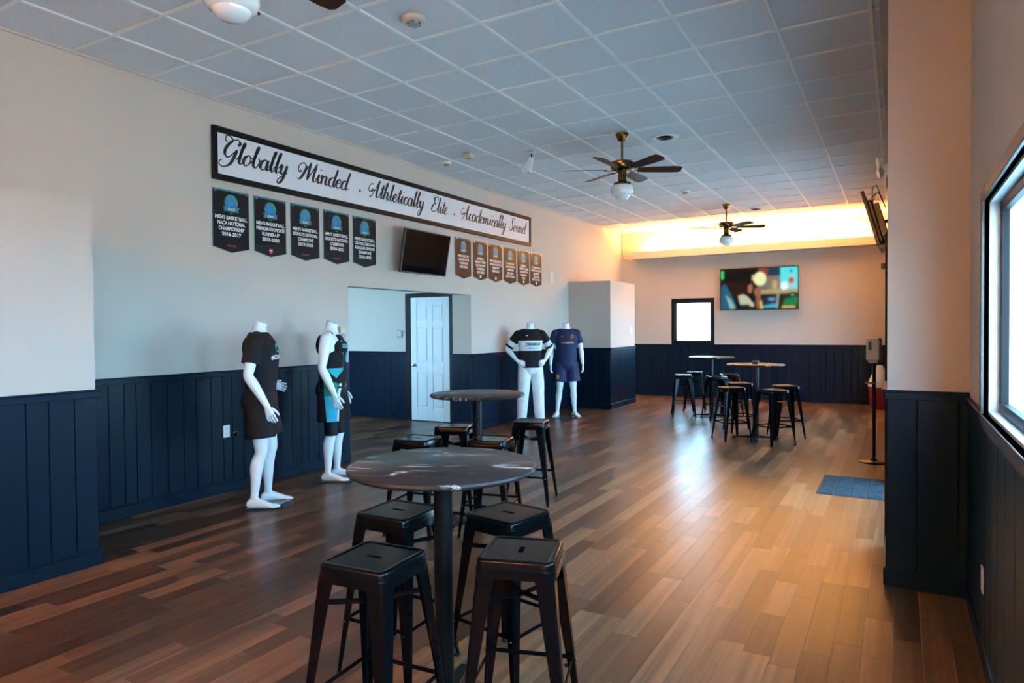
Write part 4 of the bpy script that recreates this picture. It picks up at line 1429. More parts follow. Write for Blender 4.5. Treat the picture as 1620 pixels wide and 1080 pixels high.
detector('cream smoke detector nearest the camera, at the top of the picture', -2.902, 3.705, 0.085, 0.055, mat('ivory_plastic', (0.60, 0.52, 0.42), 0.45, vary=(8, 0.03)))
detector('small white smoke detector on the ceiling between the middle and farthest fans', -2.901, 10.523, 0.075, 0.055)
detector('small white smoke detector beside the left wall above the long sign', -5.045, 7.076, 0.065, 0.05)
t = thing('alarm_box', 'small beige box on the ceiling above the long sign', 'alarm box', (-4.577, 6.89, CEIL - 0.003))
obj('housing', boxes([((-0.06, -0.06, -0.055), (0.06, 0.06, 0))], 0.008), PLASTIC_B, t)
obj('grille', boxes([((-0.035, -0.035, -0.059), (0.035, 0.035, -0.054))], 0.002), mat('dark_beige_plastic', (0.40, 0.33, 0.20), 0.5, vary=(8, 0.05)), t)

t = thing('spotlight', 'white cone spotlight hanging from the ceiling left of the middle fan', 'spotlight', (-3.873, 7.222, CEIL - 0.003))
bm = bmesh.new()
add_lathe(bm, [(0, 0), (0.06, 0), (0.06, -0.012), (0.03, -0.022), (0, -0.022)], 24)
obj('ceiling_plate', bm, PLASTIC_W, t, smooth=True)
bm = bmesh.new()
add_tube(bm, [(0, 0, -0.02), (0, 0, -0.06), (0.0, -0.01, -0.075)], 0.010, 10)
obj('swivel', bm, BLACK_M, t, smooth=True)
bm = bmesh.new()
add_lathe(bm, [(0, 0.0), (0.022, 0.0), (0.030, -0.02), (0.040, -0.08), (0.066, -0.175), (0.068, -0.19), (0.062, -0.19), (0.036, -0.10), (0, -0.09)], 24)
obj('cone_shade', bm, PLASTIC_W, t, (0, 0.0, -0.068), Euler((math.radians(-12), math.radians(16), 0)), smooth=True)

# emergency light on the right wall
t = thing('emergency_light', 'white twin-head emergency light high on the right wall', 'light', (RFAR, 7.55, 3.04), FACE_NX)
obj('housing', boxes([((-0.13, -0.07, 0), (0.13, 0.05, 0.055))], 0.008), PLASTIC_W, t)
obj('battery_box', boxes([((-0.05, -0.16, 0), (0.05, -0.07, 0.05))], 0.006), PLASTIC_G, t)
for k, (dx, dy) in enumerate(((0.10, 0.075), (-0.09, 0.02))):
    bm = bmesh.new()
    add_lathe(bm, [(0, 0), (0.03, 0), (0.05, 0.025), (0.058, 0.045), (0.05, 0.05), (0, 0.052)], 20)
    hd = obj('lamp_head', bm, PLASTIC_W, t, (dx, dy, 0.075), Euler((math.radians(12), math.radians(10), 0)), smooth=True)
    bm = bmesh.new()
    add_tube(bm, [(0, 0, -0.05), (0, 0, 0.01)], 0.012, 8)
    obj('swivel', bm, PLASTIC_W, hd)
# door closer bracket
t = thing('door_sensor', 'small black sensor with a white cap beside the right wall', 'sensor', (RFAR - 0.001, 5.22, 1.93), FACE_NX)
obj('bracket', boxes([((-0.03, -0.018, 0.022), (0.03, 0.018, 0.045))], 0.004), PLASTIC_K, t)
obj('cap', boxes([((-0.012, -0.07, 0.022), (0.012, -0.04, 0.032))], 0.003), PLASTIC_W, t)

# sanitizer stand --------------------------------------------------------------
t = thing('sanitizer_stand', 'black floor stand with a white hand sanitizer dispenser by the right wall', 'stand', (-0.222, 8.44, 0))
bm = bmesh.new()
add_lathe(bm, [(0, 0), (0.150, 0), (0.152, 0.008), (0.14, 0.016), (0.04, 0.022), (0.03, 0.04), (0, 0.04)], 36)
obj('base', bm, BLACK_M, t, smooth=True)
bm = bmesh.new()
add_tube(bm, [(0, 0, 0.02), (0, 0, 1.34)], 0.019, 14)
obj('post', bm, BLACK_M, t, smooth=True)
bm = bmesh.new()
add_box(bm, (-0.075, -0.115, 1.135), (0.055, -0.015, 1.375), 0.016)
add_box(bm, (-0.055, -0.105, 1.112), (0.035, -0.02, 1.14), 0.006)
dsp = obj('dispenser', bm, mat('grey_white_plastic', (0.42, 0.40, 0.39), 0.4, vary=(6, 0.03)), t)
obj('level_window', boxes([((-0.050, -0.119, 1.255), (-0.022, -0.112, 1.345))], 0.003), PLASTIC_K, dsp)
obj('back_plate', boxes([((0.040, -0.03, 1.12), (0.075, 0.0, 1.385))], 0.004), PLASTIC_K, t)
bm = bmesh.new()
add_lathe(bm, [(0, 0.885), (0.055, 0.885), (0.062, 0.897), (0.054, 0.897), (0.05, 0.890), (0, 0.890)], 24, (-0.03, -0.065))
add_tube(bm, [(0, 0, 0.885), (-0.03, -0.065, 0.886)], 0.008, 8)
obj('drip_tray', bm, mat('copper_tinted_metal', (0.45, 0.25, 0.12), 0.3, metal=1.0, vary=(10, 0.1)), t, smooth=True)

# floor mat ---------------------------------------------------------------------
MATB = mat('blue_grey_mat_pile', (0.017, 0.034, 0.046), 0.9, spec=0.2, bump=(160, 0.6), vary=(40, 0.55))
MATD = mat('mat_rubber_edge', (0.012, 0.016, 0.02), 0.7, bump=(60, 0.1))
t = thing('floor_mat', 'blue grey patterned entrance mat on the floor by the pier', 'mat', (-0.362, 7.05, 0.0))
mw, mh = 0.555, 0.86
obj('rubber_border', boxes([((-mw / 2, -mh / 2, 0.0005), (mw / 2, mh / 2, 0.006))], 0.002), MATD, t)
for i in range(4):
    for j in range(3):
        x0 = -mw / 2 + 0.018 + i * (mw - 0.036) / 4
        y0 = -mh / 2 + 0.018 + j * (mh - 0.036) / 3
        bm = bmesh.new()
        add_box(bm, (x0 + 0.005, y0 + 0.005, 0.004), (x0 + (mw - 0.036) / 4 - 0.005, y0 + (mh - 0.036) / 3 - 0.005, 0.011), 0.003)
        obj('pile_panel', bm, MATB, t)

# wall plates -------------------------------------------------------------------
PLASTIC_S = mat('bright_white_plate', (0.78, 0.78, 0.78), 0.35, vary=(8, 0.01))


def outlet(label, rot, loc, name='wall_outlet', cat='outlet'):
    t = thing(name, label, cat, loc, rot)
    obj('cover_plate', boxes([((-0.036, -0.058, 0), (0.036, 0.058, 0.006))], 0.003), PLASTIC_S, t)
    for dy in (-0.024, 0.024):
        bm = bmesh.new()
        add_lathe(bm, [(0, 0.005), (0.017, 0.005), (0.016, 0.008), (0, 0.008)], 16)
        s = obj('socket', bm, PLASTIC_S, t, (0, dy, 0), smooth=True)
        bm = bmesh.new()
        for dx in (-0.006, 0.006):
            add_box(bm, (dx - 0.0012, -0.004, 0.0075), (dx + 0.0012, 0.005, 0.0085))
        obj('socket_slot', bm, PLASTIC_K, s)
    return t


outlet('white double outlet on the dark wainscot, left of the first mannequin', FACE_PX, (LEFT + 0.0118, 4.091, 0.576))
outlet('white outlet low on the dark panelling under the right window', FACE_NX, (RNEAR - 0.0118, 3.64, 0.378))
t = thing('cable_knob', 'black round knob on the wainscot beside the white outlet', 'knob', (LEFT + 0.0118, 4.185, 0.537), FACE_PX)
bm = bmesh.new(); add_lathe(bm, [(0, 0), (0.036, 0), (0.036, 0.006), (0.030, 0.010), (0, 0.010)], 24); obj('plate', bm, PLASTIC_K, t, smooth=True)
bm = bmesh.new(); add_lathe(bm, [(0, 0.009), (0.016, 0.009), (0.014, 0.030), (0.020, 0.036), (0.016, 0.046), (0, 0.048)], 20); obj('knob', bm, BLACK_M, t, smooth=True)

t = thing('thermostat', 'beige thermostat box on the wall beside the tank top mannequin', 'thermostat', (LEFT, 5.625, 1.500), FACE_PX)
obj('cover', boxes([((-0.045, -0.02, 0), (0.045, 0.055, 0.035))], 0.006), PLASTIC_B, t)
obj('backplate', boxes([((-0.035, -0.07, 0), (0.04, -0.02, 0.018))], 0.004), PLASTIC_G, t)
t = thing('light_switch', 'small white switch on the pale side of the corner box', 'switch', (BOX_X + 0.0005, 12.80, 1.47), FACE_PX)
obj('cover_plate', boxes([((-0.036, -0.058, 0), (0.036, 0.058, 0.007))], 0.003), PLASTIC_S, t)
obj('toggle', boxes([((-0.006, -0.012, 0.006), (0.006, 0.012, 0.018))], 0.002), PLASTIC_S, t)
t = thing('keypad', 'grey wall keypad in the corridor beside the black door frame', 'keypad', (-7.30, CORR_Y, 1.45), FACE_NY)
obj('housing', boxes([((-0.055, -0.06, 0), (0.055, 0.06, 0.03))], 0.006), PLASTIC_G, t)
obj('display', boxes([((-0.042, -0.035, 0.029), (0.042, 0.048, 0.033))], 0.003), mat('pale_grey_panel', (0.42, 0.45, 0.48), 0.4, vary=(8, 0.02)), t)
t = thing('wall_speaker', 'pale square speaker high on the left wall after the last banner', 'speaker', (LEFT, 10.98, 2.47), FACE_PX)
obj('housing', boxes([((-0.09, -0.11, 0), (0.09, 0.11, 0.008))], 0.003), WALL, t)
obj('grille', boxes([((-0.078, -0.098, 0.007), (0.078, 0.098, 0.011))], 0.001), mat('pale_grille', (0.60, 0.57, 0.53), 0.7, bump=(300, 0.3)), t)

# red bin by the back wall
t = thing('waste_bin', 'red bin with a white liner by the back wall behind the stand', 'bin', (-0.30, 13.95, 0))
bm = bmesh.new(); add_loft(bm, [(0, 0, 0.0, .12, .12), (0, 0, 0.02, .13, .13), (0, 0, 0.40, .16, .16), (0, 0, 0.41, .165, .165)], 24, 5); obj('bin_body', bm, RED, t)
bm = bmesh.new(); add_loft(bm, [(0, 0, 0.40, .168, .168), (0, 0, 0.46, .170, .170), (0.02, 0, 0.62, .13, .14), (0.03, 0, 0.80, .05, .07)], 20, 3); obj('liner_bag', bm, PLASTIC_W, t, smooth=True)
# ================================================================== mannequins


def remeshed(bm, name, voxel, smooth_iter=6, factor=0.5, noise=None):
    me = to_mesh(bm, name)
    o = bpy.data.objects.new(name, me)
    COL.objects.link(o)
    m = o.modifiers.new('remesh', 'REMESH')
    m.mode = 'VOXEL'
    m.voxel_size = voxel
    m.adaptivity = 0.0
    s = o.modifiers.new('smooth', 'SMOOTH')
    s.factor = factor
    s.iterations = smooth_iter
    bpy.context.view_layer.update()
    dg = bpy.context.evaluated_depsgraph_get()
    out = bpy.data.meshes.new_from_object(o.evaluated_get(dg))
    bpy.data.objects.remove(o)
    bpy.data.meshes.remove(me)
    out.name = name
    if noise:
        noise(out)
    out.polygons.foreach_set('use_smooth', [True] * len(out.polygons))
    return out


def interp(pts, radii, per=4):
    """resample a limb through Catmull-Rom"""
    P = [V(p) for p in pts]
    R = [r if isinstance(r, (tuple, list)) else (r, r) for r in radii]
    n = len(P)
    op, orr = [], []
    for i in range(n - 1):
        a, b, c, d = P[max(0, i - 1)], P[i], P[i + 1], P[min(n - 1, i + 2)]
        ra, rb, rc, rd = R[max(0, i - 1)], R[i], R[i + 1], R[min(n - 1, i + 2)]
        for k in range(per):
            s = k / per
            f = lambda w, x, y, z: 0.5 * ((2 * x) + (y - w) * s + (2 * w - 5 * x + 4 * y - z) * s * s + (3 * x - w - 3 * y + z) * s ** 3)
            op.append(f(a, b, c, d))
            orr.append((f(ra[0], rb[0], rc[0], rd[0]), f(ra[1], rb[1], rc[1], rd[1])))
    op.append(P[-1]); orr.append(R[-1])
    return op, orr


def limb(bm, pts, radii, per=4, n=14):
    p, r = interp(pts, radii, per)
    add_tube(bm, p, r, n)


TORSO = [(0, 0.00, .80, .120, .090), (0, -0.005, .86, .168, .118), (0, -0.01, .93, .176, .124), (0, -0.005, 1.00, .165, .112), (0, 0.0, 1.08, .148, .100), (0, .004, 1.16, .152, .105),
         (0, .008, 1.25, .172, .118), (0, .010, 1.33, .184, .124), (0, .004, 1.40, .180, .112), (0, -0.006, 1.45, .150, .092), (0, -0.012, 1.49, .100, .075), (0, -0.010, 1.52, .066, .066)]


def hand(bm, wrist, fwd, palm_n, thumb_side, curl=0.35, spread=0.0):
    """five fingers; fwd = direction of the fingers, palm_n = where the palm looks, thumb_side = towards the thumb"""
    w, f = V(wrist), V(fwd).normalized()
    pn = V(palm_n); pn = (pn - f * pn.dot(f)).normalized()
    s = V(thumb_side); s = (s - f * s.dot(f) - pn * s.dot(pn)).normalized()
    fm = bmesh.new()
    # palm
    secs = [(w, .027, .020), (w + f * .03, .034, .017), (w + f * .065, .042, .016), (w + f * .092, .042, .013)]
    rings = []
    for c, a, b in secs:
        rings.append([bm.verts.new(c + s * (a * math.cos(2 * math.pi * k / 12)) + pn * (b * math.sin(2 * math.pi * k / 12))) for k in range(12)])
    for a, b in zip(rings, rings[1:]):
        for k in range(12):
            bm.faces.new((a[k], a[(k + 1) % 12], b[(k + 1) % 12], b[k]))
    bm.faces.new(rings[0]); bm.faces.new(rings[-1])
    fing = []
    for k, (off, ln) in enumerate(((.031, .070), (.010, .080), (-.011, .074), (-.031, .058))):
        p = w + f * .082 + s * off
        d = (f + s * (off * 2.2 + spread * (1.5 - k))).normalized()
        pts = [p]
        cu = curl * (0.6 + 0.15 * k)
        for j, seg in enumerate((.42, .32, .26)):
            ang = cu * (j + 0.6)
            pts.append(pts[-1] + (d * math.cos(ang) + pn * math.sin(ang)) * ln * seg)
        fing.append((pts, [.0100, .0092, .0084, .0062]))
    tp = w + f * .028 + s * .026
    td = (f * .75 + s * .55 + pn * .35).normalized()
    pts = [tp, tp + td * .035, tp + td * .035 + (td + f * .5).normalized() * .028, tp + td * .035 + (td + f * .8).normalized() * .050]
    fing.append((pts, [.0135, .0115, .0098, .0068]))
    return fing


def foot(bm, ankle, yaw):
    ax, ay = ankle
    c, s = math.cos(yaw), math.sin(yaw)

    def P(x, y, z):
        return V((ax + x * c - y * s, ay + x * s + y * c, z))
    side = P(1, 0, 0) - P(0, 0, 0)
    # heel to ball
    secs = [(-.062, .030, .020, .022), (-.050, .036, .030, .034), (-.02, .044, .034, .044), (.03, .044, .034, .044), (.08, .034, .038, .034), (.125, .024, .043, .023), (.160, .017, .043, .016)]
    rings = []
    for (y, z, rx, rz) in secs:
        rings.append([bm.verts.new(P(rx * math.cos(2 * math.pi * k / 14), y, max(0.001, z + rz * math.sin(2 * math.pi * k / 14)))) for k in range(14)])
    for a, b in zip(rings, rings[1:]):
        for k in range(14):
            bm.faces.new((a[k], a[(k + 1) % 14], b[(k + 1) % 14], b[k]))
    bm.faces.new(rings[0]); bm.faces.new(rings[-1])
    return P


def leg_path(hip, knee, ankle):
    h, k, a = V(hip), V(knee), V(ankle)
    pts = [h, h.lerp(k, .33), h.lerp(k, .72), k, k.lerp(a, .12) + V((0, -0.004, 0)), k.lerp(a, .32) + V((0, -0.018, 0)), k.lerp(a, .62) + V((0, -0.008, 0)), k.lerp(a, .9), a]
    rad = [.092, .090, .070, .056, .052, .057, .044, .034, .034]
    return pts, rad


def build_body(spec):
    bm = bmesh.new()
    add_loft(bm, TORSO, 24)
    # neck, cut on a slant
    add_tube(bm, [(0, -0.012, 1.46), (0, -0.008, 1.53), (0, 0.004, spec.get('neck', 1.60)), (0, 0.008, spec.get('neck', 1.60) + 0.012)], [(.070, .066), (.060, .060), (.057, .060), (.056, .059)], 20)
    # pectorals, shoulders and buttocks fill the trunk
    for s in (-1, 1):
        add_sphere(bm, (s * .078, .085, 1.345), .07, 14, (1.15, .55, .85))
        add_sphere(bm, (s * .185, -.002, 1.425), .062, 14, (1.0, 1.0, 1.05))
        add_sphere(bm, (s * .09, -.010, 1.475), .05, 12, (1.6, 1.0, .6))
        add_sphere(bm, (s * .080, -.070, .90), .075, 14, (1.0, .75, 1.0))
        add_sphere(bm, (s * .10, -.075, 1.36), .08, 12, (1.0, .55, 1.3))
    fingers = []
    for side, key in ((1, 'armR'), (-1, 'armL')):
        e, w = V(spec[key][0]), V(spec[key][1])
        sh = V((side * .190, -.004, 1.435))
        limb(bm, [sh, sh.lerp(e, .35), sh.lerp(e, .75), e, e.lerp(w, .25), e.lerp(w, .7), w], [.056, .056, .046, .040, .044, .034, .026])
        fingers += hand(bm, w, spec[key][2], spec[key][3], spec[key][4], spec.get('curl', .35))
    feet = []
    for side, key in ((1, 'legR'), (-1, 'legL')):
        k, a, yaw = spec[key]
        p, r = leg_path((side * .088, -0.005, .90), k, a)
        limb(bm, p, r)
        P = foot(bm, (a[0], a[1]), yaw)
        for q, (tx, ln, rr) in enumerate(((-.030, .052, .0125), (-.010, .050, .0100), (.007, .044, .0092), (.022, .036, .0086), (.035, .026, .0080))):
            x = tx * side
            fingers.append(([P(x, .148, .017), P(x, .155 + ln * .5, .016), P(x, .155 + ln, .011)], [rr * 1.1, rr, rr * .75]))
    me = remeshed(bm, 'body', 0.0075, 7)
    # fingers and toes: separate chains rooted in palm and foot, same mesh
    bm = bmesh.new()
    bm.from_mesh(me)
    for pts, rad in fingers:
        p, r = interp(pts, rad, 3)
        # rounded tip
        d = (p[-1] - p[-2]).normalized()
        p.append(p[-1] + d * r[-1][0] * .6); r.append((r[-1][0] * .55, r[-1][1] * .55))
        add_tube(bm, p, r, 8)
    bm.to_mesh(me)
    bm.free()
    me.polygons.foreach_set('use_smooth', [True] * len(me.polygons))
    return me


def cloth_noise(amp, seed=0.0, hem=None):
    from mathutils import noise as nz

    def f(me):
        for v in me.vertices:
            p = v.co
            a = nz.noise(V((p.x * 9 + seed, p.y * 9, p.z * 3.2))) + 0.5 * nz.noise(V((p.x * 17 + seed, p.y * 17, p.z * 7)))
            d = V((p.x, p.y, 0))
            if d.length > 1e-4:
                v.co = p + d.normalized() * (a * amp)
    return f


def shirt_mesh(spec, hem, hem_r, sleeve, loose=0.016, seed=0.0, neckline=1.505, tank=False):
    bm = bmesh.new()
    g = loose
    secs = [(0, 0, hem, hem_r[0], hem_r[1]), (0, 0, hem + .03, hem_r[0] + .002, hem_r[1] + .002), (0, 0.0, hem + (1.16 - hem) * .55, (hem_r[0] + .165 + g) / 2 + .004, (hem_r[1] + .118 + g) / 2 + .002), (0, .004, 1.18, .168 + g * .7, .120 + g)]
    if tank:
        secs += [(0, .008, 1.25, .178 + g * .4, .124 + g), (0, .012, 1.33, .168, .134 + g * .5), (0, .008, 1.38, .146, .128), (0, 0, 1.43, .128, .112), (0, -.008, 1.47, .112, .092), (0, -.010, neckline, .084, .074)]
    else:
        secs += [(0, .008, 1.27, .184 + g * .6, .128 + g * .8), (0, .010, 1.35, .194, .136), (0, .004, 1.41, .188, .124), (0, -.006, 1.46, .155, .104), (0, -.012, 1.495, .105, .084), (0, -.012, neckline, .078, .074)]
    add_loft(bm, secs, 28)
    for s in (-1, 1):
        add_sphere(bm, (s * .078, .088, 1.345), .076, 14, (1.15, .6, .9))
        if not tank:
            add_sphere(bm, (s * .188, -.002, 1.422), .072, 14)
            add_sphere(bm, (s * .09, -.010, 1.478), .054, 12, (1.7, 1.0, .62))
        else:
            add_sphere(bm, (s * .095, -.008, 1.472), .046, 12, (.75, 1.15, .75))
        add_sphere(bm, (s * .10, -.075, 1.36), .086, 12, (1.0, .6, 1.3))
    if not tank:
        for side, key in ((1, 'armR'), (-1, 'armL')):
            e = V(spec[key][0])
            sh = V((side * .185, -.004, 1.435))
            end = sh.lerp(e, sleeve)
            limb(bm, [sh, sh.lerp(end, .5), end], [.068, .073, .077], 4, 18)
    return remeshed(bm, 'shirt', 0.007, 3, 0.5, cloth_noise(0.006, seed))


def shorts_mesh(spec, waist, bottom, r=(.108, .125), seed=3.0, voxel=0.007, amp=0.005, flare=0.0, name='shorts'):
    bm = bmesh.new()
    add_loft(bm, [(0, -.005, .80, .165, .115), (0, -.016, .88, .186, .150), (0, -.014, .96, .184, .144), (0, 0, waist, .166, .118)], 28)
    for side, key in ((1, 'legR'), (-1, 'legL')):
        k, a, yaw = spec[key]
        hip = V((side * .088, -0.005, .92)); kn = V(k); an = V(a)
        pts, rad = [], []
        zs = [.92, .80, .70, .60] if bottom < .6 else [.92, .80, (.80 + bottom) / 2]
        for z in zs + [bottom]:
            if z >= kn.z:
                c = hip.lerp(kn, (.92 - z) / (.92 - kn.z))
            else:
                c = kn.lerp(an, (kn.z - z) / (kn.z - an.z))
            pts.append(V((c.x, c.y, z)))
            f = (.92 - z) / max(.01, .92 - bottom)
            rad.append((r[0] + (r[1] - r[0]) * f, r[0] + (r[1] - r[0]) * f))
        limb(bm, pts, rad, 4, 20)
    return remeshed(bm, name, voxel, 3, 0.5, cloth_noise(amp, seed))


def wrap(me_text, bvh, x, z, lift=0.003, side_x=None):
    """lay flat print on the chest of a shirt: local xy of the print -> x (mirrored for the viewer) and z"""
    bm = bmesh.new()
    bm.from_mesh(me_text)
    bmesh.ops.triangulate(bm, faces=bm.faces)
    for v in bm.verts:
        px, pz = x - v.co.x, z + v.co.y
        hit = bvh.ray_cast(V((px, 1.0, pz)), V((0, -1, 0)))
        y = hit[0].y if hit[0] else 0.12
        v.co = V((px, y + lift, pz))
    bm.normal_update()
    bm.to_mesh(me_text)
    bm.free()
    return me_text


def disc_mesh(rx, ry, n=18):
    bm = bmesh.new()
    disc(bm, 0, 0, rx, ry, 0, n=n)
    me = bpy.data.meshes.new('print')
    bm.to_mesh(me); bm.free()
    return me


def bvh_of(me):
    return BVHTree.FromPolygons([v.co for v in me.vertices], [tuple(p.vertices) for p in me.polygons])


def stand(t, x, y):
    bm = bmesh.new()
    add_box(bm, (x - .17, y - .12, 0.0005), (x + .17, y + .22, 0.007), 0.003)
    gl = mat('clear_acrylic', (0.35, 0.40, 0.42), 0.06, trans=0.85, vary=(3, 0.01))
    obj('base_plate', bm, gl, t)
    bm = bmesh.new()
    add_tube(bm, [(x + .02, y - .09, 0.006), (x + .02, y - .09, .26), (x + .05, y - .055, .30)], .005, 8)
    obj('support_rod', bm, BLACK_M, t)


def cloth_mat(name, color, rough=0.8):
    return mat(name, color, rough, bump=(220, 0.12), vary=(6, 0.12), spec=0.25)


CL_BLACK = cloth_mat('black_cotton', (0.0065, 0.007, 0.009))
CL_SHORT = cloth_mat('black_mesh_fabric', (0.0050, 0.0055, 0.008), 0.7)
CL_SPANDEX = cloth_mat('black_spandex', (0.004, 0.004, 0.006), 0.5)
CL_WHITE = cloth_mat('white_trouser_fabric', (0.74, 0.74, 0.76), 0.75)
CL_NAVY = cloth_mat('royal_navy_jersey', (0.010, 0.017, 0.070), 0.6)
PR_CYAN = mat('cyan_print', (0.02, 0.42, 0.62), 0.5, vary=(8, 0.05))
PR_ORANGE = mat('orange_print', (0.62, 0.27, 0.10), 0.5, vary=(8, 0.05))
PR_GOLD = mat('gold_print', (0.40, 0.24, 0.05), 0.5, vary=(8, 0.05))
PR_GREEN = mat('green_print', (0.01, 0.28, 0.17), 0.5, vary=(8, 0.05))
PR_BLACK = mat('black_print', (0.01, 0.01, 0.012), 0.5, vary=(8, 0.05))


def zone_mat(name, base, zones):
    """cloth whose colour areas are printed by object-space limits: (axis limits dict, colour)"""
    m = cloth_mat(name, base)
    nt = m.node_tree
    b = nt.nodes['Principled BSDF']
    cur = b.inputs['Base Color'].links[0].from_socket
    tc = nt.nodes.new('ShaderNodeTexCoord')
    sep = nt.nodes.new('ShaderNodeSeparateXYZ')
    nt.links.new(tc.outputs['Object'], sep.inputs['Vector'])

    def expr(cx, cy, cz, c0):
        # cx*x + cy*y + cz*z + c0 > 0
        prev = None
        for ax, c in (('X', cx), ('Y', cy), ('Z', cz)):
            n = nt.nodes.new('ShaderNodeMath'); n.operation = 'MULTIPLY_ADD'
            n.inputs[1].default_value = c
            nt.links.new(sep.outputs[ax], n.inputs[0])
            if prev is None:
                n.inputs[2].default_value = c0
            else:
                nt.links.new(prev, n.inputs[2])
            prev = n.outputs['Value']
        g = nt.nodes.new('ShaderNodeMath'); g.operation = 'GREATER_THAN'; g.inputs[1].default_value = 0.0
        nt.links.new(prev, g.inputs[0])
        return g.outputs['Value']
    for lims, colr in zones:
        acc = None
        for l in lims:
            e = expr(*l)
            if acc is None:
                acc = e
            else:
                n = nt.nodes.new('ShaderNodeMath'); n.operation = 'MULTIPLY'
                nt.links.new(acc, n.inputs[0]); nt.links.new(e, n.inputs[1])
                acc = n.outputs['Value']
        mx = nt.nodes.new('ShaderNodeMix'); mx.data_type = 'RGBA'
        nt.links.new(acc, mx.inputs['Factor']); nt.links.new(cur, mx.inputs['A'])
        mx.inputs['B'].default_value = (*colr, 1)
        cur = mx.outputs['Result']
    nt.links.new(cur, b.inputs['Base Color'])
    return m


def mannequin(label, loc, theta, spec):
    t = thing('mannequin', label, 'mannequin', (loc[0], loc[1], 0.0075), Euler((0, 0, math.radians(theta))), 'headless white mannequins in sportswear')
    obj('body', build_body(spec), MANN, t)
    return t


# --- black T-shirt and shorts
S1 = dict(armR=((.262, -.040, 1.140), (.255, .105, .885), (-.05, .30, -1), (-1, 0.2, 0), (0, 1, .2)),
          armL=((-.270, -.095, 1.165), (-.215, .045, 1.020), (.25, 1, -.10), (1, 0, -.2), (0, .2, 1)),
          legR=((.105, .02, .49), (.115, -.045, .085), -.15), legL=((-.10, .055, .49), (-.115, .02, .085), .22), neck=1.585)
M1 = mannequin('headless white mannequin in black T-shirt and black shorts, nearest the camera', (-4.80, 3.93), -52, S1)
sm = shirt_mesh(S1, .985, (.170, .122), .66, .018, 1.0)
sh1 = obj('shirt', sm, CL_BLACK, M1)
b = bvh_of(sm)
obj('shirt_print', wrap(text_mesh('#GOATLIFE', .25, .042, .03), b, 0.0, 1.285), PRINT_W, sh1)
obj('shirt_emblem', wrap(disc_mesh(.048, .042), b, 0.0, 1.365), PR_GREEN, sh1)
obj('shorts', shorts_mesh(S1, 1.04, .60, (.115, .128), 2.0), CL_SHORT, M1)
stand(M1, 0.0, 0.0)

# --- basketball tank top
S2 = dict(armR=((.265, -.02, 1.140), (.258, .100, .880), (-.05, .25, -1), (-1, 0.1, 0), (0, 1, .2)),
          armL=((-.265, -.03, 1.140), (-.262, .050, .880), (.05, .2, -1), (1, 0.1, 0), (0, 1, .2)),
          legR=((.100, .015, .49), (.105, -.03, .085), -.10), legL=((-.10, .035, .49), (-.110, .0, .085), .15), neck=1.59)
M2 = mannequin('headless white mannequin in black and teal basketball tank top and long shorts', (-4.99, 4.97), -62, S2)
tank = zone_mat('tank_top_fabric', (0.0065, 0.007, 0.010), [
    ([(0, 0, -1, 1.135), (0, 1, .9, -1.015), (1, 0, 0, -.05), (0, -1, .55, -.485)], (.015, .38, .46)),
])
sm = shirt_mesh(S2, .975, (.172, .126), 0, .012, 5.0, 1.475, tank=True)
sh2 = obj('tank_top', sm, tank, M2)
b = bvh_of(sm)
obj('chest_print', wrap(text_mesh('GOATS', .19, .045, .04), b, 0.0, 1.355, .004), PR_CYAN, sh2)
obj('number_print', wrap(text_mesh('0', .075, .105, .05), b, -0.01, 1.245, .004), PR_CYAN, sh2)
obj('maker_print', wrap(disc_mesh(.012, .008), b, 0.065, 1.405, .004), PR_CYAN, sh2)
bm = bmesh.new(); disc(bm, 0, 0, .05, .11, 0, -75, 75, .90, 14); me = bpy.data.meshes.new('arc'); bm.to_mesh(me); bm.free()
obj('arc_print', wrap(me, b, .105, 1.19, .004), PR_GREEN, sh2)
short2 = zone_mat('basketball_short_fabric', (0.0050, 0.0052, 0.009), [
    ([(1, 0, 0, -.07), (0, 1, .12, -.062 - .035), (0, -1, .0, .115)], (.72, .72, .74)),
    ([(1, 0, 0, -.07), (0, 1, .12, -.062 - .023), (0, -1, .0, .103)], (.018, .36, .55)),
    ([(1, 0, 0, -.07), (0, 1, .12, -.062 - .023), (0, -1, .0, .103), (0, 0, 1, -.86)], (.010, .20, .13)),
])
SHO2 = obj('shorts', shorts_mesh(S2, 1.03, .60, (.122, .138), 7.0), short2, M2)
obj('compression_tights', shorts_mesh(S2, .95, .455, (.098, .064), 1.0, amp=.001, name='compression_tights'), CL_SPANDEX, M2)
stand(M2, 0.0, 0.0)

# --- baseball player, hands on hips
S3 = dict(armR=((.355, -.075, 1.185), (.225, .055, 1.005), (-.75, .55, -.35), (-.5, -.8, -.2), (0, -.4, -1)),
          armL=((-.355, -.075, 1.185), (-.225, .055, 1.005), (.75, .55, -.35), (.5, -.8, -.2), (0, -.4, -1)),
          legR=((.125, .03, .49), (.150, -.01, .085), -.30), legL=((-.125, .03, .49), (-.150, -.01, .085), .30), neck=1.60, curl=.5)
M3 = mannequin('headless white mannequin in black baseball jersey and white trousers, hands on hips', (-5.06, 9.34), -138, S3)
jersey = zone_mat('baseball_jersey_fabric', (0.0065, 0.007, 0.009), [
    ([(0, 0, 1, -1.165), (0, 0, -1, 1.325), (1, 0, 0, .20), (-1, 0, 0, .20), (0, 1, 0, .05)], (.70, .72, .76)),
])
sm = shirt_mesh(S3, .895, (.192, .138), .50, .024, 9.0)
j3 = obj('jersey', sm, jersey, M3)
b = bvh_of(sm)
obj('jersey_lettering', wrap(text_mesh('COMBINE', .235, .048, .035), b, -.015, 1.268, .005), PR_BLACK, j3)
obj('jersey_lettering', wrap(text_mesh('GOATS', .16, .030, .03), b, -.015, 1.205, .005), PR_CYAN, j3)
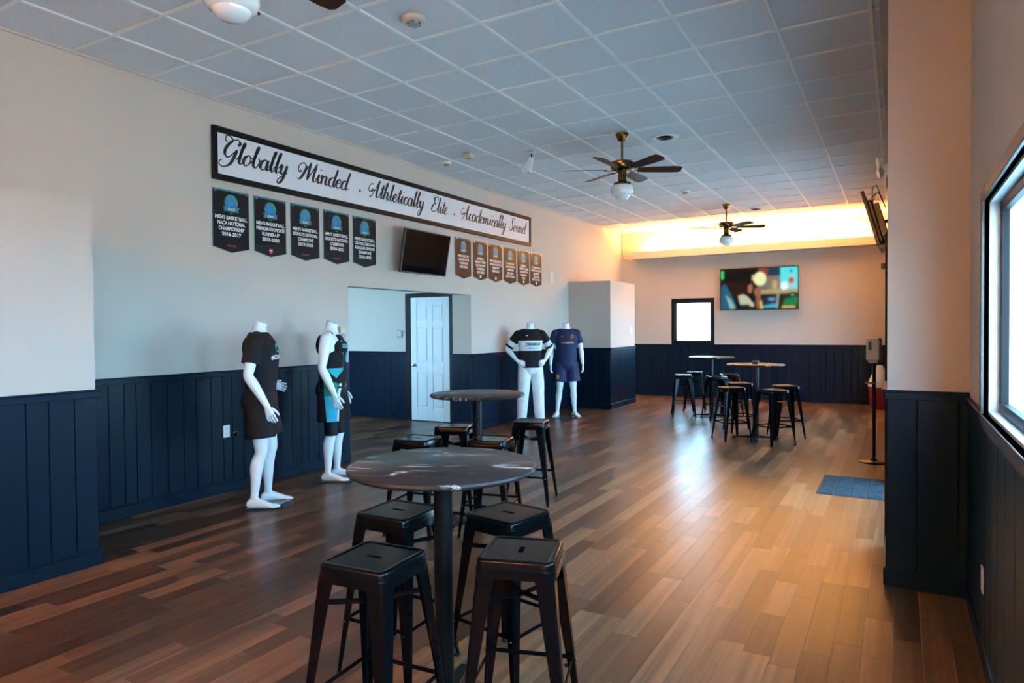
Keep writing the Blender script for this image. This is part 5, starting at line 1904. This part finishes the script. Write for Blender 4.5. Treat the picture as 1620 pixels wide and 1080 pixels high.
obj('letter_accent', wrap(disc_mesh(.017, .024), b, .052, 1.268, .007), PR_GREEN, j3)
obj('maker_print', wrap(disc_mesh(.016, .009, 5), b, .085, 1.405, .005), PRINT_W, j3)
bm = bmesh.new()
add_tube(bm, [(math.cos(k * math.pi / 12) * .078, -.004 + math.sin(k * math.pi / 12) * .086, 1.492 - .036 * math.sin(k * math.pi / 12)) for k in range(-12, 13)], .0045, 6)
obj('collar_piping', bm, PRINT_W, j3, smooth=True)
for side, key in ((1, 'armR'), (-1, 'armL')):
    e = V(S3[key][0]); shd = V((side * .190, -.004, 1.435))
    bm = bmesh.new(); limb(bm, [shd.lerp(e, .40), shd.lerp(e, .68), shd.lerp(e, .96)], [.066, .066, .060], 4, 18)
    us = obj('undersleeve', bm, CL_WHITE, M3, smooth=True)
    bm = bmesh.new(); limb(bm, [shd.lerp(e, .74), shd.lerp(e, .80), shd.lerp(e, .86)], [.0675, .0675, .066], 3, 18)
    obj('arm_band', bm, CL_BLACK, us, smooth=True)
obj('trousers', shorts_mesh(S3, 1.02, .045, (.112, .078), 4.0, amp=.006, name='trousers'), CL_WHITE, M3)
stand(M3, 0.0, 0.0)

# --- navy soccer kit
S4 = dict(armR=((.255, -.02, 1.150), (.275, .065, .900), (.0, .25, -1), (-1, 0.2, 0), (0, 1, .2)),
          armL=((-.255, -.02, 1.150), (-.275, .055, .900), (-.0, .20, -1), (1, 0.2, 0), (0, 1, .2)),
          legR=((.120, .03, .49), (.160, -.02, .085), -.35), legL=((-.115, .03, .49), (-.140, -.02, .085), .35), neck=1.60)
M4 = mannequin('headless white mannequin in navy jersey and navy shorts beside the corner box', (-4.93, 10.40), -150, S4)
sm = shirt_mesh(S4, .865, (.182, .132), .62, .020, 12.0)
j4 = obj('jersey', sm, CL_NAVY, M4)
b = bvh_of(sm)
obj('jersey_lettering', wrap(text_mesh('COMBINE', .215, .028, .04), b, -.01, 1.268, .005), PR_ORANGE, j4)
obj('crest', wrap(disc_mesh(.026, .032), b, -.092, 1.378, .005), PR_ORANGE, j4)
obj('crest_field', wrap(disc_mesh(.015, .019), b, -.092, 1.375, .0065), mat('maroon_print', (0.12, 0.03, 0.04), 0.5, vary=(8, .05)), j4)
obj('maker_print', wrap(disc_mesh(.018, .009, 5), b, .075, 1.378, .005), PR_GOLD, j4)
s4 = shorts_mesh(S4, 1.00, .60, (.112, .128), 8.0)
SHO4 = obj('shorts', s4, CL_NAVY, M4)
b = bvh_of(s4)
obj('shorts_badge', wrap(disc_mesh(.024, .045), b, .155, .69, .005), PR_GOLD, SHO4)
stand(M4, 0.0, 0.0)
